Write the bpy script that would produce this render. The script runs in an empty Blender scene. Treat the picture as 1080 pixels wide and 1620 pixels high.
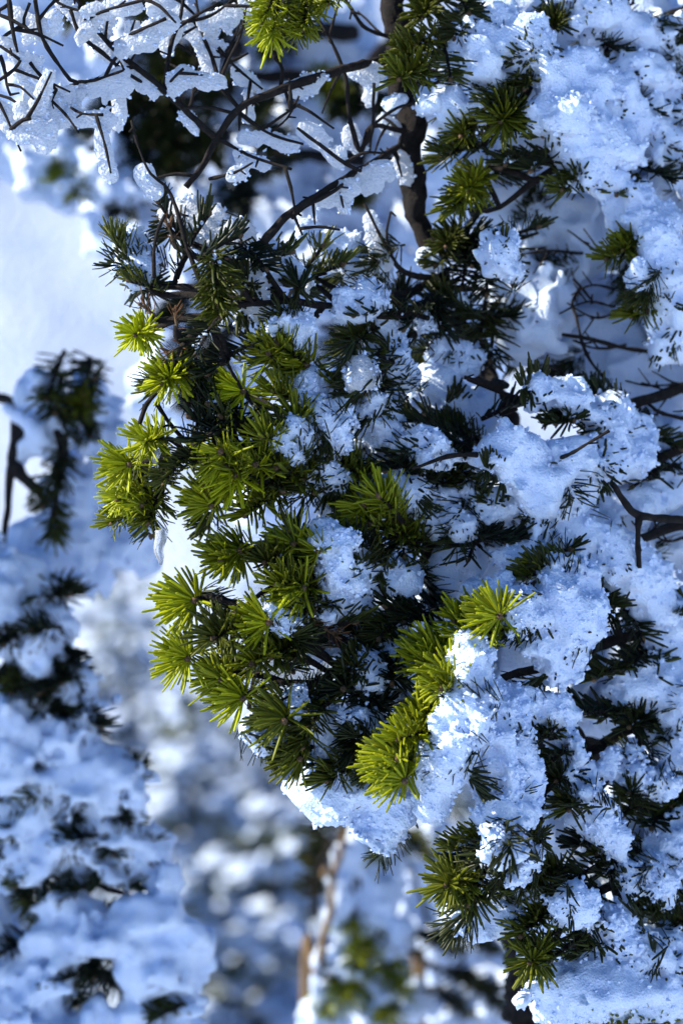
import bpy, math, random
import numpy as np
from mathutils import Vector, Matrix

R = math.radians
random.seed(7)
rng = np.random.default_rng(7)
scn = bpy.context.scene
col = scn.collection

# ------------------------------------------------------------------ camera, sky, sun, exposure
CAM_Y, CAM_Z, FOC = -1.2, 1.5, 1.2
K = 0.42 / 1080.0                       # metres per photo pixel in the plane y = 0
cam_d = bpy.data.cameras.new('camera')
cam = bpy.data.objects.new('camera', cam_d); col.objects.link(cam)
cam.location = (0, CAM_Y, CAM_Z); cam.rotation_euler = (R(90), 0, 0)
cam_d.sensor_fit = 'VERTICAL'; cam_d.sensor_height = 36; cam_d.sensor_width = 24
cam_d.lens = 36 * FOC / (1620 * K)
cam_d.clip_start = 0.05; cam_d.clip_end = 2000
cam_d.dof.use_dof = True; cam_d.dof.focus_distance = 1.205; cam_d.dof.aperture_fstop = 4.3
scn.camera = cam

SUN = Vector((-0.82, -0.09, 0.54)).normalized()      # towards the sun: left, a little in front of the branches
world = bpy.data.worlds.new('World'); scn.world = world; world.use_nodes = True
wn = world.node_tree.nodes; wl = world.node_tree.links; wn.clear()
sky = wn.new('ShaderNodeTexSky'); sky.sky_type = 'NISHITA'; sky.sun_disc = False
sky.sun_elevation = math.asin(SUN.z); sky.sun_rotation = math.atan2(SUN.x, SUN.y)
sky.altitude = 2500; sky.air_density = 1.1; sky.dust_density = 0.0; sky.ozone_density = 10.0
bg = wn.new('ShaderNodeBackground'); bg.inputs['Strength'].default_value = 0.072
wo = wn.new('ShaderNodeOutputWorld')
wl.new(sky.outputs[0], bg.inputs[0]); wl.new(bg.outputs[0], wo.inputs[0])
sun_d = bpy.data.lights.new('sun', 'SUN'); sun_d.energy = 5.0; sun_d.angle = R(0.53); sun_d.color = (1.0, 0.93, 0.80)
sun = bpy.data.objects.new('sun', sun_d); col.objects.link(sun)
sun.rotation_euler = SUN.to_track_quat('Z', 'Y').to_euler(); sun.location = SUN * 20
vs = scn.view_settings
vs.view_transform = 'Standard'; vs.look = 'None'; vs.exposure = 1.08; vs.gamma = 1.0; vs.use_curve_mapping = False
scn.cycles.use_denoising = True
scn.cycles.max_bounces = 7; scn.cycles.diffuse_bounces = 4; scn.cycles.glossy_bounces = 2
scn.cycles.transmission_bounces = 4; scn.cycles.transparent_max_bounces = 6
scn.cycles.sample_clamp_indirect = 6; scn.cycles.caustics_reflective = False; scn.cycles.caustics_refractive = False

# ------------------------------------------------------------------ helpers
def P(px, py, d=0.0):
    """photo pixel + depth behind the plane y=0 in mm -> world point"""
    y = d * 0.001
    s = K * (y - CAM_Y) / FOC
    return np.array(((px - 540) * s, y, CAM_Z + (810 - py) * s))

def tag(o, label=None, cat=None, group=None, kind=None):
    if label: o['label'] = label
    if cat: o['category'] = cat
    if group: o['group'] = group
    if kind: o['kind'] = kind
    return o

def mesh_np(name, V, F, mats, smooth=True, mi=None, attr=None):
    """V (n,3), F list of int arrays (k,m)"""
    me = bpy.data.meshes.new(name)
    V = np.asarray(V, np.float32)
    loops = np.concatenate([f.ravel() for f in F]).astype(np.int32)
    sizes = np.concatenate([np.full(len(f), f.shape[1], np.int32) for f in F])
    starts = np.concatenate(([0], np.cumsum(sizes)[:-1])).astype(np.int32)
    me.vertices.add(len(V)); me.vertices.foreach_set('co', V.ravel())
    me.loops.add(len(loops)); me.loops.foreach_set('vertex_index', loops)
    me.polygons.add(len(sizes)); me.polygons.foreach_set('loop_start', starts)
    me.polygons.foreach_set('use_smooth', np.full(len(sizes), smooth, bool))
    for m in mats: me.materials.append(m)
    if mi is not None: me.polygons.foreach_set('material_index', np.asarray(mi, np.int32))
    if attr is not None:
        for k, a in attr.items():
            at = me.attributes.new(k, 'FLOAT', 'POINT'); at.data.foreach_set('value', np.asarray(a, np.float32))
    me.update(calc_edges=True); me.validate()
    return me

def new(name, data, parent=None, loc=(0, 0, 0)):
    o = bpy.data.objects.new(name, data); col.objects.link(o); o.location = loc
    if parent is not None: o.parent = parent
    return o

# ---- noise
LAT = rng.random((32, 32, 32)).astype(np.float32)
def vnoise(p):
    i = np.floor(p).astype(np.int32); f = p - i; f = f * f * (3 - 2 * f); i &= 31; j = (i + 1) & 31
    x0, y0, z0 = i.T; x1, y1, z1 = j.T; fx, fy, fz = f.T
    a = LAT[x0, y0, z0] * (1 - fx) + LAT[x1, y0, z0] * fx
    b = LAT[x0, y1, z0] * (1 - fx) + LAT[x1, y1, z0] * fx
    c = LAT[x0, y0, z1] * (1 - fx) + LAT[x1, y0, z1] * fx
    d = LAT[x0, y1, z1] * (1 - fx) + LAT[x1, y1, z1] * fx
    return (a * (1 - fy) + b * fy) * (1 - fz) + (c * (1 - fy) + d * fy) * fz - 0.5
JIT = rng.random((16, 16, 16, 3)).astype(np.float32)
def worley(p):
    i = np.floor(p).astype(np.int32); best = np.full(len(p), 9.0, np.float32)
    for a in (-1, 0, 1):
        for b in (-1, 0, 1):
            for c in (-1, 0, 1):
                q = i + np.array((a, b, c)); k = q & 15
                d = ((q + JIT[k[:, 0], k[:, 1], k[:, 2]] - p) ** 2).sum(1)
                best = np.minimum(best, d)
    return np.sqrt(best)

def surface_nets(f):
    """f 3-D array, <0 inside; returns vertices in cell units, quads"""
    s = f < 0
    nx, ny, nz = f.shape
    cs = np.zeros((nx - 1, ny - 1, nz - 1), np.int8)
    corners = [(a, b, c) for a in (0, 1) for b in (0, 1) for c in (0, 1)]
    for a, b, c in corners: cs += s[a:nx - 1 + a, b:ny - 1 + b, c:nz - 1 + c]
    act = (cs > 0) & (cs < 8)
    idx = np.argwhere(act)
    vid = np.full(act.shape, -1, np.int64); vid[act] = np.arange(len(idx))
    acc = np.zeros((len(idx), 3)); cnt = np.zeros(len(idx))
    I = idx.T
    for ca in corners:
        for ax in range(3):
            if ca[ax]: continue
            cb = list(ca); cb[ax] = 1
            fa = f[I[0] + ca[0], I[1] + ca[1], I[2] + ca[2]]; fb = f[I[0] + cb[0], I[1] + cb[1], I[2] + cb[2]]
            m = (fa < 0) != (fb < 0)
            t = np.where(m, fa / np.where(np.abs(fa - fb) < 1e-12, 1, fa - fb), 0)
            pt = np.tile(np.array(ca, float), (len(idx), 1)); pt[:, ax] = t
            acc[m] += pt[m]; cnt[m] += 1
    V = idx + acc / np.maximum(cnt, 1)[:, None]
    Q = []
    for ax in range(3):
        u, v = (ax + 1) % 3, (ax + 2) % 3
        sl0 = [slice(1, n - 1) for n in f.shape]; sl1 = list(sl0)
        sl0[ax] = slice(0, f.shape[ax] - 1); sl1[ax] = slice(1, f.shape[ax])
        a, b = s[tuple(sl0)], s[tuple(sl1)]
        e = np.argwhere(a != b); ins = a[tuple(e.T)]
        off = np.ones(3, int); off[ax] = 0; e = e + off
        def cell(du, dv):
            q = e.copy(); q[:, u] -= du; q[:, v] -= dv
            return vid[q[:, 0], q[:, 1], q[:, 2]]
        q = np.stack([cell(1, 1), cell(0, 1), cell(0, 0), cell(1, 0)], 1)
        q[~ins] = q[~ins][:, ::-1]
        Q.append(q)
    Q = np.concatenate(Q)
    return V, Q[(Q >= 0).all(1)]

def snow_mesh(blobs, h=0.0017, smooth=0.006, big=0.007, mid=0.0055, grain=0.0016, gcell=0.0045, squash=None):
    """blobs: (x,y,z,r) spheres in world metres -> one lumpy closed skin"""
    B = np.asarray(blobs, float); sq = np.array(squash if squash else (1, 1, 1), float)
    pad = 0.012 + h * 3 + smooth * 3 + big
    lo = (B[:, :3] - B[:, 3:] * sq).min(0) - pad; hi = (B[:, :3] + B[:, 3:] * sq).max(0) + pad
    n = np.ceil((hi - lo) / h).astype(int) + 1
    while n.prod() > 3.5e6:
        h *= 1.15; n = np.ceil((hi - lo) / h).astype(int) + 1
    ax = [lo[i] + np.arange(n[i]) * h for i in range(3)]
    acc = np.zeros(n)
    for b in B:
        rr = (b[3] + smooth * 14) * sq + h
        i0 = np.maximum(0, np.floor((b[:3] - rr - lo) / h).astype(int)); i1 = np.minimum(n, np.ceil((b[:3] + rr - lo) / h).astype(int) + 1)
        gx, gy, gz = [((ax[k][i0[k]:i1[k]] - b[k]) / sq[k]) ** 2 for k in range(3)]
        d = np.sqrt(gx[:, None, None] + gy[None, :, None] + gz[None, None, :]) - b[3]
        acc[i0[0]:i1[0], i0[1]:i1[1], i0[2]:i1[2]] += np.exp(-np.clip(d / smooth, -40, 60))
    f = -smooth * np.log(acc + 1e-30)
    m = np.abs(f) < 0.012 + 2 * h
    ii = np.argwhere(m); p = ii * h + lo
    g = big * vnoise(p / 0.026 + 3.1) * 2 + mid * vnoise(p / 0.010 + 9.7) * 2
    if grain > 0:
        gm = np.clip(0.6 + 2.6 * vnoise(p / 0.019 + 5.3), 0.12, 1.5)      # rough here, smooth there
        g = g + gm * (grain * (worley(p / gcell) - 0.55) * 1.6 + grain * 0.9 * vnoise(p / 0.0026))
    f[m] += g
    f[0] = f[-1] = 1; f[:, 0] = f[:, -1] = 1; f[:, :, 0] = f[:, :, -1] = 1
    V, Q = surface_nets(f)
    return V * h + lo, Q

# ------------------------------------------------------------------ materials
def mat(name):
    m = bpy.data.materials.new(name); m.use_nodes = True
    nt = m.node_tree; nt.nodes.clear()
    out = nt.nodes.new('ShaderNodeOutputMaterial')
    return m, nt, out
def N(nt, t, **kw):
    n = nt.nodes.new(t)
    for k, v in kw.items():
        if k in n.inputs: n.inputs[k].default_value = v
        else: setattr(n, k, v)
    return n
def noise(nt, scale, detail=3.0, rough=0.6, coord='Object'):
    tc = nt.nodes.new('ShaderNodeTexCoord'); n = N(nt, 'ShaderNodeTexNoise', Scale=scale, Detail=detail, Roughness=rough)
    nt.links.new(tc.outputs[coord], n.inputs['Vector']); return n
def ramp(nt, src, stops):
    r = nt.nodes.new('ShaderNodeValToRGB'); e = r.color_ramp.elements
    while len(e) < len(stops): e.new(0.5)
    for el, (p, c) in zip(e, stops): el.position = p; el.color = (*c, 1)
    nt.links.new(src, r.inputs[0]); return r

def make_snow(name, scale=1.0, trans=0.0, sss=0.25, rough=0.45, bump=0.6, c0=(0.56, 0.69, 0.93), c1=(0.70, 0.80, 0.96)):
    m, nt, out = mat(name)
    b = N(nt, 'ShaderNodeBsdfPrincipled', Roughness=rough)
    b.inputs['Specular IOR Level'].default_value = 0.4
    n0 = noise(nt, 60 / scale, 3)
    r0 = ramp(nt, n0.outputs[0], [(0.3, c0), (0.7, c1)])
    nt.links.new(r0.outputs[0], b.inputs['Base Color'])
    b.inputs['Subsurface Weight'].default_value = sss
    b.inputs['Subsurface Radius'].default_value = (0.6, 0.85, 1.0)
    b.inputs['Subsurface Scale'].default_value = 0.006 * scale
    n1 = noise(nt, 520 / scale, 4, 0.7)
    tc = nt.nodes.new('ShaderNodeTexCoord')
    vo = N(nt, 'ShaderNodeTexVoronoi', Scale=620 / scale); vo.feature = 'F1'
    nt.links.new(tc.outputs['Object'], vo.inputs['Vector'])
    mx = N(nt, 'ShaderNodeMath', operation='ADD')
    nt.links.new(n1.outputs[0], mx.inputs[0]); nt.links.new(vo.outputs['Distance'], mx.inputs[1])
    bp = N(nt, 'ShaderNodeBump', Strength=bump, Distance=0.0012 * scale)
    nt.links.new(mx.outputs[0], bp.inputs['Height']); nt.links.new(bp.outputs[0], b.inputs['Normal'])
    if trans > 0:
        t = N(nt, 'ShaderNodeBsdfTranslucent'); t.inputs[0].default_value = (0.86, 0.90, 0.95, 1)
        nt.links.new(bp.outputs[0], t.inputs['Normal'])
        ms = N(nt, 'ShaderNodeMixShader'); ms.inputs[0].default_value = trans
        nt.links.new(b.outputs[0], ms.inputs[1]); nt.links.new(t.outputs[0], ms.inputs[2])
        nt.links.new(ms.outputs[0], out.inputs[0])
    else:
        nt.links.new(b.outputs[0], out.inputs[0])
    return m
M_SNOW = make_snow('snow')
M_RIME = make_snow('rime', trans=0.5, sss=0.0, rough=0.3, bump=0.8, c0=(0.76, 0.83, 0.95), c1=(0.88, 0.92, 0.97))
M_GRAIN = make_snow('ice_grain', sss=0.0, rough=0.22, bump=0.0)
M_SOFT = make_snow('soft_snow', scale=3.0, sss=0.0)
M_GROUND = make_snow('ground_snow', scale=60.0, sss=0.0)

def make_ice():
    m, nt, out = mat('ice')
    b = N(nt, 'ShaderNodeBsdfPrincipled', Roughness=0.08, IOR=1.31)
    b.inputs['Base Color'].default_value = (0.93, 0.96, 1, 1)
    b.inputs['Transmission Weight'].default_value = 0.75
    n1 = noise(nt, 300, 3); bp = N(nt, 'ShaderNodeBump', Strength=0.3, Distance=0.001)
    nt.links.new(n1.outputs[0], bp.inputs['Height']); nt.links.new(bp.outputs[0], b.inputs['Normal'])
    nt.links.new(b.outputs[0], out.inputs[0]); return m
M_ICE = make_ice()

def make_needle(name, dark, light, spec, transl):
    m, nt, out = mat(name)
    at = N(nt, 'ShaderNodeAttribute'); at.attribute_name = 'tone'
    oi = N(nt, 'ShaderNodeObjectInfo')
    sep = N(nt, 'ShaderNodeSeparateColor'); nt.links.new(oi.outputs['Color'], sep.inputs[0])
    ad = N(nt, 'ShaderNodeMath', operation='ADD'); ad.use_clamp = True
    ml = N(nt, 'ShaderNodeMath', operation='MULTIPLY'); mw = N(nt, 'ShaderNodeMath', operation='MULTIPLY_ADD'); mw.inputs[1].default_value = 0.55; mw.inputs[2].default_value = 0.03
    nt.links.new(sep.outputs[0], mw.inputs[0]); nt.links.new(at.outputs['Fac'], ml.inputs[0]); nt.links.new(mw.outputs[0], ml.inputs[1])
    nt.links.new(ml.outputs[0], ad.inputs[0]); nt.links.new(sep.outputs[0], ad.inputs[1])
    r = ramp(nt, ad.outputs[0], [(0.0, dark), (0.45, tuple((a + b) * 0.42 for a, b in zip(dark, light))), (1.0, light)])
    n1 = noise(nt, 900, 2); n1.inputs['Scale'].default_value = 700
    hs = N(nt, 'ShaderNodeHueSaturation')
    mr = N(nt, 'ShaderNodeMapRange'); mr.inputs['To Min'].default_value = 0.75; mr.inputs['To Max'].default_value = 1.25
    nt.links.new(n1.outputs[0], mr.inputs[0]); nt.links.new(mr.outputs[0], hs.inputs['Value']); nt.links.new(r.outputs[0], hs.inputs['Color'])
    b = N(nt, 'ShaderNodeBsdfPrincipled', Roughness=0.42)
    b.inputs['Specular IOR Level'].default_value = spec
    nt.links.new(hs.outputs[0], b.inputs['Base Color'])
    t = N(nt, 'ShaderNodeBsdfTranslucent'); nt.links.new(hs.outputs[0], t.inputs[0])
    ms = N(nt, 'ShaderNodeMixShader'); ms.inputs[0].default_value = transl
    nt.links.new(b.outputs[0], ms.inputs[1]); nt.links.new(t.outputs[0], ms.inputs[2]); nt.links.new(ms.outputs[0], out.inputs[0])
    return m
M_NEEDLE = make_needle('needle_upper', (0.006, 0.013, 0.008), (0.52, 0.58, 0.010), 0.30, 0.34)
M_UNDER = make_needle('needle_underside', (0.010, 0.020, 0.014), (0.44, 0.51, 0.03), 0.28, 0.34)
M_DEAD = make_needle('needle_dead', (0.10, 0.045, 0.02), (0.22, 0.11, 0.04), 0.2, 0.1)

def make_bark(name, a, b_, scale=90):
    m, nt, out = mat(name)
    n = noise(nt, scale, 5, 0.65); r = ramp(nt, n.outputs[0], [(0.3, a), (0.62, b_), (0.72, tuple(min(1, c * 2.6) for c in b_))])
    b = N(nt, 'ShaderNodeBsdfPrincipled', Roughness=0.85); b.inputs['Specular IOR Level'].default_value = 0.25
    nt.links.new(r.outputs[0], b.inputs['Base Color'])
    n2 = noise(nt, scale * 4, 5, 0.7); bp = N(nt, 'ShaderNodeBump', Strength=1.0, Distance=0.003)
    nt.links.new(n2.outputs[0], bp.inputs['Height']); nt.links.new(bp.outputs[0], b.inputs['Normal'])
    nt.links.new(b.outputs[0], out.inputs[0]); return m
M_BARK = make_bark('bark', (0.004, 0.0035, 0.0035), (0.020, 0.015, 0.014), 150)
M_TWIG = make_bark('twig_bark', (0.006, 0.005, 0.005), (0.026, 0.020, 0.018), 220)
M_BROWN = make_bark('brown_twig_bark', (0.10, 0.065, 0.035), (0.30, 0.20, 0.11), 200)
M_BUD = make_bark('bud', (0.10, 0.06, 0.035), (0.28, 0.18, 0.10), 500)

def leafmat(name, c1, c2):
    m, nt, out = mat(name)
    n = noise(nt, 9, 3); r = ramp(nt, n.outputs[0], [(0.35, c1), (0.65, c2)])
    b = N(nt, 'ShaderNodeBsdfPrincipled', Roughness=0.6); nt.links.new(r.outputs[0], b.inputs['Base Color'])
    nt.links.new(b.outputs[0], out.inputs[0]); return m
M_FARLEAF = leafmat('far_foliage', (0.022, 0.038, 0.018), (0.08, 0.10, 0.03))

# ------------------------------------------------------------------ wood
def catmull(pts, rad, step=0.006):
    pts = np.asarray(pts, float); rad = np.asarray(rad, float)
    p = np.vstack([2 * pts[0] - pts[1], pts, 2 * pts[-1] - pts[-2]]); O = []; RR = []
    for i in range(len(pts) - 1):
        a, b, c, d = p[i:i + 4]; n = max(2, int(np.linalg.norm(c - b) / step))
        for t in np.arange(n) / n:
            O.append(0.5 * (2 * b + (c - a) * t + (2 * a - 5 * b + 4 * c - d) * t * t + (-a + 3 * b - 3 * c + d) * t ** 3))
            RR.append(rad[i] * (1 - t) + rad[i + 1] * t)
    O.append(pts[-1]); RR.append(rad[-1])
    return np.array(O), np.array(RR)

def tube(pts, rad, sides=8, rough=0.18, step=0.006, wob=0.0):
    C, RR = catmull(pts, rad, step)
    if wob > 0:
        C = C + wob * np.stack([vnoise(C / 0.02 + k * 7.3) for k in range(3)], 1) * 2
    n = len(C); T = np.gradient(C, axis=0); T /= np.linalg.norm(T, axis=1)[:, None] + 1e-12
    u = np.cross(T[0], (0.31, 0.2, 0.93)); u /= np.linalg.norm(u); V = []
    ang = np.arange(sides) * 2 * math.pi / sides
    for i in range(n):
        u = u - T[i] * (u @ T[i]); u /= np.linalg.norm(u) + 1e-12; v = np.cross(T[i], u)
        ring = C[i] + RR[i] * (np.cos(ang)[:, None] * u + np.sin(ang)[:, None] * v)
        V.append(ring)
    V = np.array(V)
    q = V.reshape(-1, 3); nz = vnoise(q / 0.006) + 0.7 * vnoise(q / 0.016) + 0.6 * vnoise(q / 0.0028)
    V = (V - C[:, None]) * (1 + rough * 2 * nz.reshape(n, sides, 1)) + C[:, None]
    V = np.vstack([V.reshape(-1, 3), C[0], C[-1]])
    i, j = np.meshgrid(np.arange(n - 1), np.arange(sides), indexing='ij'); j2 = (j + 1) % sides
    Q = np.stack([i * sides + j, i * sides + j2, (i + 1) * sides + j2, (i + 1) * sides + j], -1).reshape(-1, 4)
    k = np.arange(sides); e = n * sides
    T3 = np.vstack([np.stack([(k + 1) % sides, k, np.full(sides, e)], 1),
                    np.stack([(n - 1) * sides + k, (n - 1) * sides + (k + 1) % sides, np.full(sides, e + 1)], 1)])
    return V, Q, T3

class MB:
    def __init__(s): s.V = []; s.Q = []; s.T = []; s.n = 0
    def add(s, V, Q=None, T=None):
        s.V.append(V)
        if Q is not None and len(Q): s.Q.append(np.asarray(Q) + s.n)
        if T is not None and len(T): s.T.append(np.asarray(T) + s.n)
        s.n += len(V)
    def mesh(s, name, m, origin=(0, 0, 0), smooth=True):
        F = []
        if s.Q: F.append(np.concatenate(s.Q))
        if s.T: F.append(np.concatenate(s.T))
        return mesh_np(name, np.concatenate(s.V) - np.asarray(origin), F, [m], smooth)

# ------------------------------------------------------------------ fir shoots (shared meshes)
def needles(bases, dirs, ups, L, W, bend, tone):
    """flattened curved blunt needles, vectorised. returns V, Q, tri, material index, tone"""
    n = len(bases)
    side = np.cross(dirs, ups); side /= np.linalg.norm(side, axis=1)[:, None] + 1e-9
    nor = np.cross(side, dirs)
    S = np.array([0, 0.12, 0.4, 0.75, 0.965]); WS = np.array([0.5, 0.85, 1.0, 1.0, 0.72])
    sec = np.array([(-1, 0.05), (-0.25, 0.42), (0.25, 0.42), (1, 0.05), (0.3, -0.34), (-0.3, -0.34)]); k = len(sec)
    V = np.zeros((n, len(S) * k + 1, 3)); tn = np.zeros((n, len(S) * k + 1))
    def cen(s): return bases + dirs * (L * s)[:, None] + nor * (bend * L * s * s)[:, None]
    for i, (s, w) in enumerate(zip(S, WS)):
        c = cen(np.full(n, s))
        for j, (a, b) in enumerate(sec):
            V[:, i * k + j] = c + side * (W * 0.5 * w * a)[:, None] + nor * (W * 0.5 * w * b)[:, None]
            tn[:, i * k + j] = tone + 0.18 * (s - 0.5)
    V[:, -1] = cen(np.full(n, 1.0)); tn[:, -1] = tone + 0.12
    Q = []; MI = []
    for i in range(len(S) - 1):
        for j in range(k):
            j2 = (j + 1) % k
            Q.append((i * k + j, i * k + j2, (i + 1) * k + j2, (i + 1) * k + j)); MI.append(1 if j in (3, 4, 5) else 0)
    e = len(S) * k; T = [((len(S) - 1) * k + j, (len(S) - 1) * k + (j + 1) % k, e) for j in range(k)]; TM = [1 if j in (3, 4, 5) else 0 for j in range(k)]
    st = V.shape[1]; off = (np.arange(n) * st)[:, None, None]
    Q = (np.array(Q)[None] + off).reshape(-1, 4); T = (np.array(T)[None] + off).reshape(-1, 3)
    return V.reshape(-1, 3), Q, T, np.tile(MI, n), np.tile(TM, n), tn.ravel()

def make_shoot(kind, Ls, seed):
    """a season's fir shoot along +Z, length Ls; +X is its upper side"""
    r = np.random.default_rng(seed)
    n = int({'brush': 2000, 'comb': 1050, 'rosette': 1500, 'sparse': 700, 'dead': 380, 'fan': 2700}[kind] * Ls) + {'brush': 26, 'comb': 8, 'rosette': 66, 'sparse': 5, 'dead': 3, 'fan': 50}[kind]
    t = np.sort(r.random(n)) ** (0.8 if kind != 'rosette' else 0.6)
    phi = (np.arange(n) * 2.39996 + r.normal(0, 0.35, n)) % (2 * math.pi)
    if kind in ('comb', 'sparse'):
        sgn = np.where(np.cos(phi) > 0, 1, -1); phi = sgn * (math.pi / 2 - 0.30) + r.normal(0, 0.30, n)
    elif kind == 'fan':
        phi = np.where(r.random(n) < .8, r.normal(0, .85, n), phi)
    elif kind == 'brush':
        phi = ((phi + math.pi) % (2 * math.pi) - math.pi) * 0.80 + r.normal(0, 0.12, n)
    th = np.radians({'brush': 64, 'comb': 70, 'rosette': 72, 'sparse': 66, 'dead': 60, 'fan': 80}[kind] - {'brush': 26, 'comb': 30, 'rosette': 22, 'sparse': 28, 'dead': 20, 'fan': 20}[kind] * t ** 2 + r.normal(0, 10, n))
    tip = t > 0.965
    th[tip] = np.radians(r.uniform(18, 60, tip.sum()))
    rad = np.stack([np.cos(phi), np.sin(phi), np.zeros(n)], 1); axz = np.array((0, 0, 1.0))
    d = np.cos(th)[:, None] * axz + np.sin(th)[:, None] * rad
    if kind not in ('rosette', 'fan'): d[:, 0] += 0.16
    if kind == 'fan': d[:, 0] += 0.30
    d /= np.linalg.norm(d, axis=1)[:, None]
    ups = axz * 0.9 - rad * 0.2 + np.array((0.35, 0, 0))
    L = r.normal(0.0183 if kind != 'comb' else 0.0168, 0.0034, n) * (0.82 + 0.28 * np.sin(np.clip(t, 0, 1) * 2.6)); L = np.clip(L, 0.009, 0.028)
    if kind == 'fan': L *= 1.12
    W = r.normal(0.00198, 0.00018, n)
    bend = r.normal(0.08, 0.15, n)
    bow = 0.05 * Ls
    base = np.stack([bow * 4 * t * (1 - t), np.zeros(n), t * Ls], 1) + rad * 0.0011
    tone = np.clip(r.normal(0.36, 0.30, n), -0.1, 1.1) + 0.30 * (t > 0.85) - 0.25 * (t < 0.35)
    V, Q, T, qm, tm, tn = needles(base, d, ups, L, W, bend, tone)
    sp = [(bow * 4 * s * (1 - s), 0, s * Ls) for s in (0, 0.33, 0.66, 1)]
    sv, sq, st = tube(sp, [0.0019, 0.0017, 0.0015, 0.0013], 6, 0.15, 0.008)
    bv, bq, bt = tube([(0, 0, Ls - 0.001), (0, 0, Ls + 0.0015), (0, 0, Ls + 0.004)], [0.0014, 0.0022, 0.0007], 6, 0.2, 0.002)
    a, b = len(V), len(V) + len(sv)
    VV = np.concatenate([V, sv, bv]); QQ = np.concatenate([Q, sq + a, bq + b]); TT = np.concatenate([T, st + a, bt + b])
    mi = np.concatenate([qm, np.full(len(sq), 2), np.full(len(bq), 3), tm, np.full(len(st), 2), np.full(len(bt), 3)])
    tn = np.concatenate([tn, np.zeros(len(sv) + len(bv))])
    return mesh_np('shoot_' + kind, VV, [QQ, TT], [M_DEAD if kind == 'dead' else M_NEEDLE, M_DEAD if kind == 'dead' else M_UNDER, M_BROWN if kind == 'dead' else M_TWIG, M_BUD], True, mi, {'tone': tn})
SHOOTS = {}
_s = 100
for kind, lens in (('brush', (0.030, 0.046, 0.066)), ('comb', (0.040, 0.070)), ('rosette', (0.022, 0.034)), ('sparse', (0.05,)), ('dead', (0.03,)), ('fan', (0.030,)), ):
    for L in lens:
        SHOOTS[(kind, L)] = []
        for v in range(5 if kind in ('fan', 'brush') else 3):
            _s += 1; SHOOTS[(kind, L)].append(make_shoot(kind, L, _s))

def add_shoot(parent, origin, base, tip, kind, tint, roll=0.0, scale=1.0):
    base = np.asarray(base); v = np.asarray(tip) - base; L = np.linalg.norm(v)
    key = min((k for k in SHOOTS if k[0] == kind), key=lambda k: abs(math.log(k[1] * scale / L)))
    me = random.choice(SHOOTS[key])
    s = scale
    z = Vector(v / L); up = Vector((0, -0.25, 1)) if kind != 'fan' else Vector((-1, -.2, random.uniform(-.45, .45))); x = up - z * up.dot(z)
    if x.length < 0.05: x = Vector((0, -1, 0)) - z * z.dot(Vector((0, -1, 0)))
    x.normalize(); y = z.cross(x)
    rot = Matrix((x, y, z)).transposed().to_4x4() @ Matrix.Rotation(roll, 4, 'Z')
    o = new('shoot', me, parent)
    loc = Vector(np.asarray(tip) - np.array(z) * key[1] * s - np.asarray(origin))
    o.matrix_local = Matrix.Translation(loc) @ rot @ Matrix.Diagonal((s, s, s, 1))
    o.color = (tint, 0, 0, 1)  # needle tint: leaf age plus painted-in sunlit yellow and near-black shade
    return o

class Tree:
    """an Empty at the stem's foot; trunk, boughs as parts; shoots as sub-parts"""
    def __init__(s, label, base):
        s.base = np.asarray(base, float)
        s.root = new('fir_tree', None, None, s.base); s.root.empty_display_size = 0.1
        tag(s.root, label, 'tree'); s.boughs = []; s.occ = []
    def part(s, name, mb, m): return new(name, mb.mesh(name, m, s.base), s.root)
    def trunk(s, pts, rad, step=0.004, sides=24):
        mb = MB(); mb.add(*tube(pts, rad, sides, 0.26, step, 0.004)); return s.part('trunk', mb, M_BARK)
    def bough(s, pts, r0, r1, m=None):
        C, RR = catmull(pts, np.linspace(r0, r1, len(pts)), 0.006)
        b = {'C': C, 'R': RR, 'mb': MB(), 'm': m or M_TWIG, 'sh': []}
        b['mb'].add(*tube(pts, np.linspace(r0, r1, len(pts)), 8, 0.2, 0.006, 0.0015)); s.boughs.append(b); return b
    def depth(s, p2):
        """depth (mm) of the bough surface under a pixel: inverse-distance mean of the bough points"""
        if not hasattr(s, '_dp') or len(s._dp[0]) != sum(len(b['C']) for b in s.boughs):
            C = np.concatenate([b['C'] for b in s.boughs]); sc = FOC / (C[:, 1] - CAM_Y) / K
            s._dp = (np.stack([C[:, 0] * sc + 540, 810 - (C[:, 2] - CAM_Z) * sc], 1), C[:, 1] * 1000)
        w = 1 / (((s._dp[0] - np.asarray(p2)) ** 2).sum(1) + 400) ** 1.5
        return (w * s._dp[1]).sum() / w.sum()
    def shoot(s, base, tip, kind, tint, roll=0.0, scale=1.0, link=True):
        base = np.asarray(base); best = None
        for b in s.boughs:
            d = np.linalg.norm(b['C'] - base, axis=1); i = d.argmin()
            if best is None or d[i] < best[0]: best = (d[i], b, i)
        d, b, i = best
        if link and d > 0.004:
            j = max(0, i - int(d * 0.5 / 0.006)); a = b['C'][j]; midp = (a + base) / 2 + np.array((0, 0, 0.06 * d))
            b['mb'].add(*tube([a, midp, base, base * 0.6 + np.asarray(tip) * 0.4], [min(b['R'][j], 0.0028), 0.0022, 0.0018, 0.0012], 6, 0.2, 0.007, 0.001))
        b['sh'].append((base, tip, kind, tint, roll, scale))
    def finish(s):
        for b in s.boughs:
            o = new('bough', b['mb'].mesh('bough', b['m'], s.base), s.root)
            for sh in b['sh']: add_shoot(o, s.base, *sh)

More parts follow.
